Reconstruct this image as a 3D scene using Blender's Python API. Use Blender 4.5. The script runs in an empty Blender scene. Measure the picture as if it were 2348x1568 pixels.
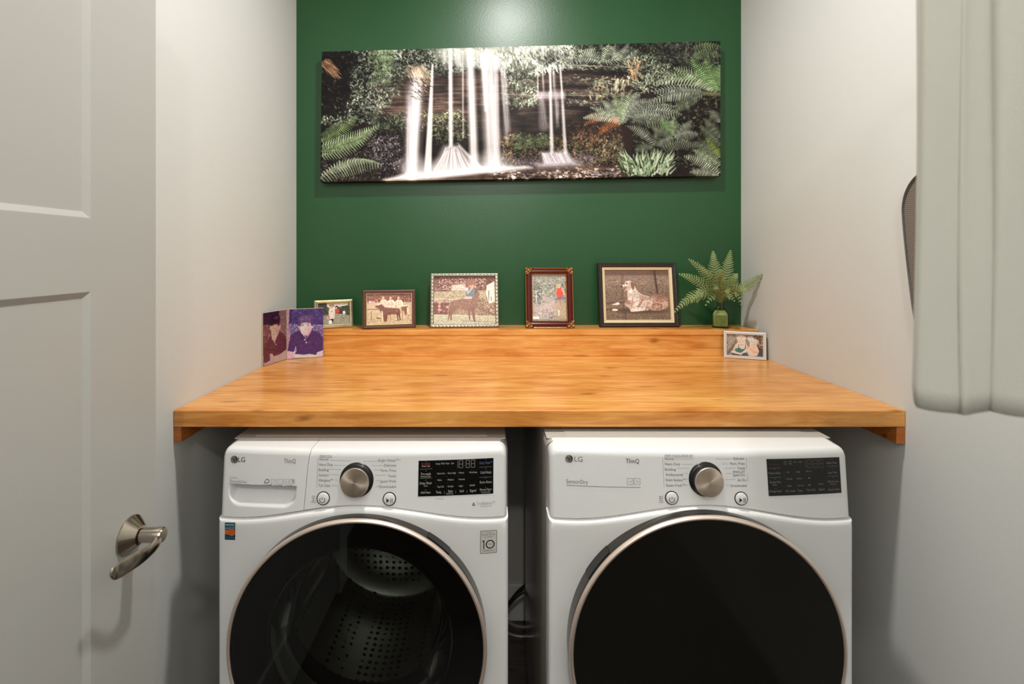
import bpy, math, random
import numpy as np
from mathutils import Vector, Matrix

random.seed(7)
rng = np.random.default_rng(7)
scn = bpy.context.scene
COL = scn.collection
PI = math.pi

# ------------------------------------------------------------------ camera
F_PX, VX, VY, CAM_Z = 1120.0, 1116.0, 586.0, 1.457
cam_d = bpy.data.cameras.new('camera')
cam = bpy.data.objects.new('camera', cam_d)
COL.objects.link(cam)
cam.location = (0, 0, CAM_Z)
cam.rotation_euler = (PI / 2, 0, 0)
cam_d.sensor_width = 36.0
cam_d.lens = F_PX / 2348 * 36
cam_d.shift_x = (1174 - VX) / 2348
cam_d.shift_y = -(784 - VY) / 2348
cam_d.clip_start = 0.02
cam_d.dof.use_dof = True
cam_d.dof.focus_distance = 1.6
cam_d.dof.aperture_fstop = 4.2
scn.camera = cam
scn.view_settings.view_transform = 'Standard'
scn.view_settings.look = 'None'
scn.view_settings.exposure = 0.0

def at(px, py, Y):
    return Vector(((px - VX) * Y / F_PX, Y, CAM_Z - (py - VY) * Y / F_PX))

# room measures
XL, XR, YB, ZC, YF = -0.766, 1.0236, 1.966, 2.90, -1.6
CT, CB, CFY = 1.079, 1.038, 1.193        # counter top, underside, front
SHY, SHT = 1.834, 1.178                  # ledge front, ledge top

# ------------------------------------------------------------------ materials
def lin(c):
    c = np.asarray(c, float)
    return np.where(c <= 0.04045, c / 12.92, ((c + 0.055) / 1.055) ** 2.4)

def rgb(r, g, b):
    l = lin(np.array([r, g, b]) / 255.0)
    return (float(l[0]), float(l[1]), float(l[2]), 1.0)

MATS = {}
def mat(name, color, rough=0.5, metal=0.0, **kw):
    if name in MATS:
        return MATS[name]
    m = bpy.data.materials.new(name)
    m.use_nodes = True
    nt = m.node_tree
    b = nt.nodes['Principled BSDF']
    b.inputs['Base Color'].default_value = color
    b.inputs['Roughness'].default_value = rough
    b.inputs['Metallic'].default_value = metal
    for k, v in kw.items():
        if k in ('bump', 'var'):
            continue
        b.inputs[k].default_value = v
    if 'bump' in kw or 'var' in kw:
        tc = nt.nodes.new('ShaderNodeTexCoord')
    if 'bump' in kw:
        sc, st = kw['bump']
        n = nt.nodes.new('ShaderNodeTexNoise')
        n.inputs['Scale'].default_value = sc
        n.inputs['Detail'].default_value = 3
        bp = nt.nodes.new('ShaderNodeBump')
        bp.inputs['Strength'].default_value = st
        bp.inputs['Distance'].default_value = 0.002
        nt.links.new(tc.outputs['Object'], n.inputs['Vector'])
        nt.links.new(n.outputs['Fac'], bp.inputs['Height'])
        nt.links.new(bp.outputs['Normal'], b.inputs['Normal'])
    if 'var' in kw:
        sc, amt = kw['var']
        n = nt.nodes.new('ShaderNodeTexNoise')
        n.inputs['Scale'].default_value = sc
        n.inputs['Detail'].default_value = 4
        mx = nt.nodes.new('ShaderNodeMix')
        mx.data_type = 'RGBA'
        mx.inputs[6].default_value = tuple(min(1, c * (1 + amt)) for c in color[:3]) + (1,)
        mx.inputs[7].default_value = tuple(c * (1 - amt) for c in color[:3]) + (1,)
        nt.links.new(tc.outputs['Object'], n.inputs['Vector'])
        nt.links.new(n.outputs['Fac'], mx.inputs[0])
        nt.links.new(mx.outputs[2], b.inputs['Base Color'])
    MATS[name] = m
    return m

def wood_mat(name, light, mid, dark, axis='x', plank=0.092, rough=0.27, scale=1.0):
    m = bpy.data.materials.new(name)
    m.use_nodes = True
    nt = m.node_tree
    N, L = nt.nodes.new, nt.links.new
    b = nt.nodes['Principled BSDF']
    tc = N('ShaderNodeTexCoord')
    sep = N('ShaderNodeSeparateXYZ')
    L(tc.outputs['Object'], sep.inputs[0])
    # plank index from the across direction (y plus z so edges get their own)
    add = N('ShaderNodeMath'); add.operation = 'ADD'
    L(sep.outputs['Y'], add.inputs[0]); L(sep.outputs['Z'], add.inputs[1])
    dv = N('ShaderNodeMath'); dv.operation = 'DIVIDE'; dv.inputs[1].default_value = plank
    L(add.outputs[0], dv.inputs[0])
    fl = N('ShaderNodeMath'); fl.operation = 'FLOOR'; L(dv.outputs[0], fl.inputs[0])
    wn = N('ShaderNodeTexWhiteNoise'); wn.noise_dimensions = '1D'; L(fl.outputs[0], wn.inputs['W'])
    # stretched coordinates, shifted per plank
    sh = N('ShaderNodeMath'); sh.operation = 'MULTIPLY_ADD'
    sh.inputs[1].default_value = 3.0
    L(wn.outputs['Value'], sh.inputs[0]); L(sep.outputs['X'], sh.inputs[2])
    cmb = N('ShaderNodeCombineXYZ')
    L(sh.outputs[0], cmb.inputs[0]); L(sep.outputs['Y'], cmb.inputs[1]); L(sep.outputs['Z'], cmb.inputs[2])
    mp = N('ShaderNodeMapping'); mp.inputs['Scale'].default_value = (2.6 * scale, 24 * scale, 24 * scale)
    L(cmb.outputs[0], mp.inputs[0])
    grain = N('ShaderNodeTexNoise'); grain.inputs['Scale'].default_value = 1.6
    grain.inputs['Detail'].default_value = 6; grain.inputs['Roughness'].default_value = 0.62
    grain.inputs['Distortion'].default_value = 1.5
    L(mp.outputs[0], grain.inputs['Vector'])
    mp2 = N('ShaderNodeMapping'); mp2.inputs['Scale'].default_value = (5.5 * scale, 13.0 * scale, 13.0 * scale)
    L(cmb.outputs[0], mp2.inputs[0])
    blot = N('ShaderNodeTexNoise'); blot.inputs['Scale'].default_value = 1.0
    blot.inputs['Detail'].default_value = 3
    L(mp2.outputs[0], blot.inputs['Vector'])
    # knots
    mp3 = N('ShaderNodeMapping'); mp3.inputs['Scale'].default_value = (5.5 * scale, 15.0 * scale, 15.0 * scale)
    L(cmb.outputs[0], mp3.inputs[0])
    warp = N('ShaderNodeTexNoise'); warp.inputs['Scale'].default_value = 2.2
    L(mp3.outputs[0], warp.inputs['Vector'])
    wm = N('ShaderNodeVectorMath'); wm.operation = 'MULTIPLY_ADD'
    wm.inputs[1].default_value = (0.30, 0.30, 0.30)
    L(warp.outputs['Color'], wm.inputs[0]); L(mp3.outputs[0], wm.inputs[2])
    vor = N('ShaderNodeTexVoronoi'); vor.inputs['Scale'].default_value = 1.0
    L(wm.outputs[0], vor.inputs['Vector'])
    kr = N('ShaderNodeMapRange'); kr.inputs['From Min'].default_value = 0.05
    kr.inputs['From Max'].default_value = 0.18; kr.inputs['To Min'].default_value = 1.0
    kr.inputs['To Max'].default_value = 0.0
    L(vor.outputs['Distance'], kr.inputs['Value'])
    mp4 = N('ShaderNodeMapping'); mp4.inputs['Scale'].default_value = (2.4 * scale, 110 * scale, 110 * scale)
    L(cmb.outputs[0], mp4.inputs[0])
    fine = N('ShaderNodeTexNoise'); fine.inputs['Scale'].default_value = 1.5; fine.inputs['Detail'].default_value = 5
    fine.inputs['Distortion'].default_value = 0.3
    L(mp4.outputs[0], fine.inputs['Vector'])
    # base ramp
    mixf = N('ShaderNodeMath'); mixf.operation = 'MULTIPLY_ADD'; mixf.inputs[1].default_value = 0.40
    L(blot.outputs['Fac'], mixf.inputs[0]); 
    g2 = N('ShaderNodeMath'); g2.operation = 'MULTIPLY'; g2.inputs[1].default_value = 0.50
    g3 = N('ShaderNodeMath'); g3.operation = 'MULTIPLY_ADD'; g3.inputs[1].default_value = 0.20
    L(grain.outputs['Fac'], g2.inputs[0]); L(fine.outputs['Fac'], g3.inputs[0]); L(g2.outputs[0], g3.inputs[2]); L(g3.outputs[0], mixf.inputs[2])
    pl = N('ShaderNodeMath'); pl.operation = 'MULTIPLY_ADD'; pl.inputs[1].default_value = 0.10
    L(wn.outputs['Value'], pl.inputs[0]); L(mixf.outputs[0], pl.inputs[2])
    ramp = N('ShaderNodeValToRGB')
    e = ramp.color_ramp.elements
    e[0].position = 0.40; e[0].color = dark
    e[1].position = 0.72; e[1].color = light
    k = ramp.color_ramp.elements.new(0.55); k.color = mid
    L(pl.outputs[0], ramp.inputs[0])
    kx = N('ShaderNodeMix'); kx.data_type = 'RGBA'
    kx.inputs[7].default_value = tuple(c * 0.62 for c in dark[:3]) + (1,)
    km = N('ShaderNodeMath'); km.operation = 'MULTIPLY'; km.inputs[1].default_value = 0.75
    L(kr.outputs[0], km.inputs[0]); L(km.outputs[0], kx.inputs[0]); L(ramp.outputs[0], kx.inputs[6])
    # plank seams
    fr = N('ShaderNodeMath'); fr.operation = 'FRACT'; L(dv.outputs[0], fr.inputs[0])
    sm = N('ShaderNodeMapRange'); sm.inputs['From Min'].default_value = 0.0
    sm.inputs['From Max'].default_value = 0.035; sm.inputs['To Min'].default_value = 0.30; sm.inputs['To Max'].default_value = 0.0
    L(fr.outputs[0], sm.inputs['Value'])
    sx = N('ShaderNodeMix'); sx.data_type = 'RGBA'
    sx.inputs[7].default_value = tuple(c * 0.5 for c in dark[:3]) + (1,)
    L(sm.outputs[0], sx.inputs[0]); L(kx.outputs[2], sx.inputs[6])
    L(sx.outputs[2], b.inputs['Base Color'])
    b.inputs['Roughness'].default_value = rough
    bp = N('ShaderNodeBump'); bp.inputs['Strength'].default_value = 0.12; bp.inputs['Distance'].default_value = 0.002
    L(grain.outputs['Fac'], bp.inputs['Height']); L(bp.outputs['Normal'], b.inputs['Normal'])
    MATS[name] = m
    return m

M_WALL = mat('white_wall_paint', rgb(208, 209, 205), 0.75, bump=(260, 0.10))
M_CEIL = mat('ceiling_paint', rgb(230, 228, 222), 0.9)
M_TRIM = mat('white_trim_paint', rgb(222, 220, 214), 0.4)
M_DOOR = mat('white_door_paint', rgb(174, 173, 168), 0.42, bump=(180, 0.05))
M_HALL = mat('hallway_paint', rgb(120, 114, 104), 0.9)
M_ENAM = mat('white_enamel', rgb(232, 232, 231), 0.28, bump=(60, 0.01))
M_TOPC = mat('shaded_cover_enamel', rgb(176, 172, 164), 0.4)  # white enamel greyed to stand in for the counter's shadow
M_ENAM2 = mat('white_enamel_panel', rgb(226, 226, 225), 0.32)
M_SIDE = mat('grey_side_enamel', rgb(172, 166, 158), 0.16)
M_BLACKG = mat('black_glass', rgb(10, 10, 9), 0.06)
M_BLACKP = mat('black_plastic', rgb(22, 22, 20), 0.35)
M_DKMET = mat('dark_bezel_metal', rgb(88, 84, 80), 0.25, 0.9)
M_ROSE = mat('rose_gold_metal', rgb(246, 226, 212), 0.36, 0.85)
M_NICK = mat('satin_nickel', rgb(182, 172, 158), 0.20, 1.0, bump=(300, 0.02))
M_INK = mat('grey_ink', rgb(108, 106, 102), 0.6)
M_INKL = mat('light_grey_ink', rgb(150, 148, 144), 0.6)
M_INKD = mat('dark_ink', rgb(34, 33, 32), 0.5)
M_INKW = mat('white_ink', rgb(176, 174, 168), 0.6)
M_INKM = mat('dim_white_ink', rgb(104, 100, 94), 0.6)
M_INKR = mat('red_ink', rgb(150, 62, 48), 0.6)
M_INKB = mat('blue_ink', rgb(70, 104, 140), 0.6)
M_STEEL = mat('drum_steel', rgb(200, 198, 190), 0.30, 1.0)
M_RUBBER = mat('grey_rubber', rgb(70, 70, 68), 0.5)
M_CABLE = mat('dark_cable', rgb(36, 33, 30), 0.4)
M_HOSE = mat('grey_hose', rgb(150, 146, 138), 0.3, 0.4)
M_SILVER = mat('aged_silver', rgb(160, 155, 138), 0.32, 0.85, bump=(120, 0.2))
M_CHAMP = mat('champagne_silver', rgb(198, 184, 148), 0.34, 0.8, var=(40, 0.35))
M_CHAMPL = mat('champagne_bright', rgb(214, 208, 190), 0.25, 0.95)
M_BRWN = mat('dark_brown_frame_wood', rgb(92, 58, 44), 0.35, var=(30, 0.2))
M_GOLD = mat('antique_gold', rgb(196, 160, 104), 0.34, 0.9, bump=(200, 0.4))
M_BRONZE = mat('antique_bronze', rgb(150, 108, 64), 0.36, 0.9, bump=(260, 0.8))
M_CHERRY = mat('cherry_frame_wood', rgb(84, 22, 18), 0.25, var=(30, 0.2))
M_BLKF = mat('black_carved_frame', rgb(42, 34, 32), 0.4, bump=(90, 0.9))
M_CREAM = mat('cream_liner', rgb(222, 204, 166), 0.6)
M_WHITEF = mat('white_frame_paint', rgb(232, 232, 230), 0.3)
M_BACK = mat('frame_backing', rgb(52, 46, 40), 0.8)
M_PALE = mat('pale_card_edge', rgb(200, 186, 160), 0.6)
M_FLOOR = wood_mat('dark_floor_wood', rgb(78, 66, 56), rgb(60, 50, 42), rgb(44, 36, 30), plank=0.12)
M_PINE = wood_mat('stained_pine', rgb(235, 174, 97), rgb(212, 140, 66), rgb(176, 98, 37))
M_PINED = wood_mat('stained_pine_dark', rgb(198, 122, 58), rgb(172, 94, 38), rgb(140, 66, 22))

def green_wall():
    m = bpy.data.materials.new('green_wall_paint')
    m.use_nodes = True
    nt = m.node_tree; N, L = nt.nodes.new, nt.links.new
    b = nt.nodes['Principled BSDF']
    tc = N('ShaderNodeTexCoord')
    n = N('ShaderNodeTexNoise'); n.inputs['Scale'].default_value = 3.0; n.inputs['Detail'].default_value = 4
    L(tc.outputs['Object'], n.inputs['Vector'])
    mx = N('ShaderNodeMix'); mx.data_type = 'RGBA'
    mx.inputs[6].default_value = rgb(30, 76, 40); mx.inputs[7].default_value = rgb(36, 82, 46)
    L(n.outputs['Fac'], mx.inputs[0])
    sep = N('ShaderNodeSeparateXYZ'); L(tc.outputs['Object'], sep.inputs[0])
    gt = N('ShaderNodeMath'); gt.operation = 'GREATER_THAN'; gt.inputs[1].default_value = 1.06
    L(sep.outputs['Z'], gt.inputs[0])
    m2 = N('ShaderNodeMix'); m2.data_type = 'RGBA'
    m2.inputs[6].default_value = rgb(190, 186, 178)
    L(gt.outputs[0], m2.inputs[0]); L(mx.outputs[2], m2.inputs[7])
    L(m2.outputs[2], b.inputs['Base Color'])
    mr = N('ShaderNodeMapRange'); mr.inputs['To Min'].default_value = 0.30; mr.inputs['To Max'].default_value = 0.38
    b.inputs['Specular IOR Level'].default_value = 0.5
    L(n.outputs['Fac'], mr.inputs['Value']); L(mr.outputs[0], b.inputs['Roughness'])
    n2 = N('ShaderNodeTexNoise'); n2.inputs['Scale'].default_value = 220; n2.inputs['Detail'].default_value = 3
    L(tc.outputs['Object'], n2.inputs['Vector'])
    bp = N('ShaderNodeBump'); bp.inputs['Strength'].default_value = 0.12; bp.inputs['Distance'].default_value = 0.002
    L(n2.outputs['Fac'], bp.inputs['Height']); L(bp.outputs['Normal'], b.inputs['Normal'])
    return m
M_GREEN = green_wall()

def knob_metal():
    m = bpy.data.materials.new('radial_brushed_metal')
    m.use_nodes = True
    nt = m.node_tree; N, L = nt.nodes.new, nt.links.new
    b = nt.nodes['Principled BSDF']
    b.inputs['Base Color'].default_value = rgb(214, 196, 180)
    b.inputs['Metallic'].default_value = 1.0
    b.inputs['Roughness'].default_value = 0.34
    b.inputs['Anisotropic'].default_value = 0.85
    t = N('ShaderNodeTangent'); t.direction_type = 'RADIAL'; t.axis = 'Y'
    L(t.outputs[0], b.inputs['Tangent'])
    return m
M_KNOB = knob_metal()

def tinted_glass(name, tint, ior=1.5, rough=0.02):
    m = bpy.data.materials.new(name)
    m.use_nodes = True
    nt = m.node_tree; N, L = nt.nodes.new, nt.links.new
    nt.nodes.remove(nt.nodes['Principled BSDF'])
    out = nt.nodes['Material Output']
    tr = N('ShaderNodeBsdfTransparent'); tr.inputs[0].default_value = tint
    gl = N('ShaderNodeBsdfGlossy'); gl.inputs['Roughness'].default_value = rough
    fr = N('ShaderNodeFresnel'); fr.inputs[0].default_value = ior
    mx = N('ShaderNodeMixShader')
    L(fr.outputs[0], mx.inputs[0]); L(tr.outputs[0], mx.inputs[1]); L(gl.outputs[0], mx.inputs[2])
    L(mx.outputs[0], out.inputs['Surface'])
    return m
M_DGLASS = tinted_glass('smoked_door_glass', (0.28, 0.29, 0.27, 1))
M_VGLASS = tinted_glass('green_bottle_glass', (0.84, 0.90, 0.78, 1), ior=1.3)
M_ACRYL = tinted_glass('clear_acrylic', (0.97, 0.97, 0.96, 1), ior=1.2)

def perforated_steel():
    m = bpy.data.materials.new('perforated_drum_steel')
    m.use_nodes = True
    nt = m.node_tree; N, L = nt.nodes.new, nt.links.new
    b = nt.nodes['Principled BSDF']
    b.inputs['Metallic'].default_value = 1.0; b.inputs['Roughness'].default_value = 0.27
    tc = N('ShaderNodeTexCoord')
    v = N('ShaderNodeTexVoronoi'); v.inputs['Scale'].default_value = 48; v.inputs['Randomness'].default_value = 0.15
    L(tc.outputs['Object'], v.inputs['Vector'])
    mr = N('ShaderNodeMapRange'); mr.inputs['From Min'].default_value = 0.22; mr.inputs['From Max'].default_value = 0.30
    L(v.outputs['Distance'], mr.inputs['Value'])
    mx = N('ShaderNodeMix'); mx.data_type = 'RGBA'
    mx.inputs[6].default_value = (0.01, 0.01, 0.01, 1); mx.inputs[7].default_value = (0.72, 0.72, 0.68, 1)
    L(mr.outputs[0], mx.inputs[0]); L(mx.outputs[2], b.inputs['Base Color'])
    bp = N('ShaderNodeBump'); bp.inputs['Strength'].default_value = 0.5; bp.inputs['Distance'].default_value = 0.004
    L(mr.outputs[0], bp.inputs['Height']); L(bp.outputs['Normal'], b.inputs['Normal'])
    return m
M_PERF = perforated_steel()

def weave_mat():
    m = bpy.data.materials.new('grey_mesh_weave')
    m.use_nodes = True
    nt = m.node_tree; N, L = nt.nodes.new, nt.links.new
    b = nt.nodes['Principled BSDF']
    tc = N('ShaderNodeTexCoord')
    mp = N('ShaderNodeMapping'); mp.inputs['Rotation'].default_value = (0.6, 0, 0); mp.inputs['Scale'].default_value = (1, 1, 1)
    L(tc.outputs['Object'], mp.inputs[0])
    ck = N('ShaderNodeTexChecker'); ck.inputs['Scale'].default_value = 300
    ck.inputs[1].default_value = rgb(132, 122, 112); ck.inputs[2].default_value = rgb(92, 84, 76)
    L(mp.outputs[0], ck.inputs[0]); L(ck.outputs[0], b.inputs['Base Color'])
    b.inputs['Roughness'].default_value = 0.6
    return m
M_WEAVE = weave_mat()

def paint_mat(name, rough=0.5, coat=0.0):
    m = bpy.data.materials.new(name)
    m.use_nodes = True
    nt = m.node_tree
    b = nt.nodes['Principled BSDF']
    a = nt.nodes.new('ShaderNodeAttribute'); a.attribute_name = 'picture'
    nt.links.new(a.outputs['Color'], b.inputs['Base Color'])
    b.inputs['Roughness'].default_value = rough
    b.inputs['Coat Weight'].default_value = coat
    b.inputs['Coat Roughness'].default_value = 0.05
    return m
M_PRINT = paint_mat('canvas_print', 0.62)
M_PRINT.node_tree.nodes['Principled BSDF'].inputs['Specular IOR Level'].default_value = 0.22
M_PHOTO = paint_mat('glazed_photograph', 0.45, 0.22)
M_STICK = paint_mat('printed_sticker', 0.4)

def leaf_mat(name, a, b_):
    m = mat(name, a, 0.55, var=(40, 0.25))
    bs = m.node_tree.nodes['Principled BSDF']
    bs.inputs['Subsurface Weight'].default_value = 0.0
    return m
M_LEAF = leaf_mat('fern_leaf', rgb(132, 148, 92), None)
M_STEM = mat('fern_stem', rgb(96, 96, 50), 0.6)
M_CLOTH = mat('white_cotton', rgb(184, 182, 172), 0.9, bump=(400, 0.2))

# ------------------------------------------------------------------ mesh helpers
class MB:
    def __init__(s):
        s.v, s.f = [], []
    def add(s, verts, faces):
        o = len(s.v)
        s.v += [tuple(p) for p in verts]
        s.f += [tuple(i + o for i in f) for f in faces]
    def box(s, a, b):
        x0, y0, z0 = a; x1, y1, z1 = b
        s.add([(x0, y0, z0), (x1, y0, z0), (x1, y1, z0), (x0, y1, z0),
               (x0, y0, z1), (x1, y0, z1), (x1, y1, z1), (x0, y1, z1)],
              [(0, 3, 2, 1), (4, 5, 6, 7), (0, 1, 5, 4), (1, 2, 6, 5), (2, 3, 7, 6), (3, 0, 4, 7)])
    def rows(s, rows, close_u=False, flip=False):
        o = len(s.v); n = len(rows[0])
        for r in rows:
            s.v += [tuple(p) for p in r]
        for i in range(len(rows) - 1):
            for j in range(n if close_u else n - 1):
                a = o + i * n + j; b = o + i * n + (j + 1) % n
                c = b + n; d = a + n
                s.f.append((a, d, c, b) if flip else (a, b, c, d))
    def lathe(s, prof, c=(0, 0, 0), axis='y', n=96, cap0=False, cap1=False):
        rows = []
        for r, h in prof:
            row = []
            for k in range(n):
                t = 2 * PI * k / n
                if axis == 'y': p = (c[0] + r * math.cos(t), c[1] + h, c[2] + r * math.sin(t))
                elif axis == 'x': p = (c[0] + h, c[1] + r * math.cos(t), c[2] + r * math.sin(t))
                else: p = (c[0] + r * math.cos(t), c[1] + r * math.sin(t), c[2] + h)
                row.append(p)
            rows.append(row)
        o = len(s.v)
        s.rows(rows, True)
        if cap0: s.f.append(tuple(o + k for k in range(n)))
        if cap1: s.f.append(tuple(o + (len(prof) - 1) * n + k for k in range(n))[::-1])
    def tube(s, pts, r, n=10, ry=None):
        pts = [Vector(p) for p in pts]
        rows = []
        up = Vector((0, 0, 1))
        for i, p in enumerate(pts):
            t = (pts[min(i + 1, len(pts) - 1)] - pts[max(i - 1, 0)]).normalized()
            sd = t.cross(up)
            if sd.length < 1e-3: sd = Vector((1, 0, 0))
            sd.normalize(); u2 = sd.cross(t).normalized()
            ra = r[i] if isinstance(r, (list, tuple)) else r
            rb = (ry[i] if isinstance(ry, (list, tuple)) else ry) if ry is not None else ra
            rows.append([p + sd * (ra * math.cos(2 * PI * k / n)) + u2 * (rb * math.sin(2 * PI * k / n)) for k in range(n)])
        o = len(s.v)
        s.rows(rows, True)
        s.f.append(tuple(o + k for k in range(n))[::-1])
        s.f.append(tuple(o + (len(pts) - 1) * n + k for k in range(n)))
    def build(s, name, material, parent=None, smooth=False, bevel=0, loc=None, fixn=True):
        me = bpy.data.meshes.new(name)
        me.from_pydata(s.v, [], s.f)
        if fixn:
            import bmesh
            bm = bmesh.new(); bm.from_mesh(me)
            bmesh.ops.recalc_face_normals(bm, faces=bm.faces)
            bm.to_mesh(me); bm.free()
        if smooth:
            me.polygons.foreach_set('use_smooth', [True] * len(me.polygons))
        me.materials.append(material)
        o = bpy.data.objects.new(name, me)
        COL.objects.link(o)
        if parent: o.parent = parent
        if loc is not None: o.location = loc
        if bevel:
            bv = o.modifiers.new('bevel', 'BEVEL'); bv.width = bevel; bv.segments = 3
            bv.limit_method = 'ANGLE'; bv.angle_limit = math.radians(40)
        return o

def smooth_by_angle(o, deg=35):
    me = o.data
    me.polygons.foreach_set('use_smooth', [True] * len(me.polygons))
    try:
        me.set_sharp_from_angle(angle=math.radians(deg))
    except Exception:
        pass

def thing(name, label, cat, loc=(0, 0, 0), rot=(0, 0, 0), group=None):
    o = bpy.data.objects.new(name, None)
    o.empty_display_size = 0.05
    COL.objects.link(o)
    o.location = loc; o.rotation_euler = rot
    o['label'] = label; o['category'] = cat
    if group: o['group'] = group
    return o

def tag(o, label, cat, group=None):
    o['label'] = label; o['category'] = cat
    if group: o['group'] = group
    return o

def struct(o, label=None, cat=None):
    o['kind'] = 'structure'
    if label: o['label'] = label
    if cat: o['category'] = cat
    return o

def spline(pts, n=8):
    P = [Vector(p) for p in pts]
    P = [P[0] * 2 - P[1]] + P + [P[-1] * 2 - P[-2]]
    out = []
    for i in range(1, len(P) - 2):
        for k in range(n):
            t = k / n
            a, b, c, d = P[i - 1], P[i], P[i + 1], P[i + 2]
            out.append(0.5 * ((2 * b) + (c - a) * t + (2 * a - 5 * b + 4 * c - d) * t * t + (3 * b - a - 3 * c + d) * t ** 3))
    out.append(P[-2])
    return out

# text -> flat triangles (cached)
TXT = {}
def text_mesh(sx):
    if sx in TXT: return TXT[sx]
    cu = bpy.data.curves.new('txt', 'FONT')
    cu.body = sx; cu.size = 1.0; cu.resolution_u = 3
    ob = bpy.data.objects.new('txt', cu)
    COL.objects.link(ob)
    bpy.context.view_layer.update()
    dg = bpy.context.evaluated_depsgraph_get()
    me = bpy.data.meshes.new_from_object(ob.evaluated_get(dg))
    V = [v.co.copy() for v in me.vertices]
    Fc = [tuple(p.vertices) for p in me.polygons]
    bpy.data.objects.remove(ob); bpy.data.curves.remove(cu); bpy.data.meshes.remove(me)
    if V:
        x0 = min(v.x for v in V); x1 = max(v.x for v in V)
        V = [Vector((v.x - x0, v.y, 0)) for v in V]
        w = x1 - x0
    else: w = 0
    TXT[sx] = (V, Fc, w)
    return TXT[sx]

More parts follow.
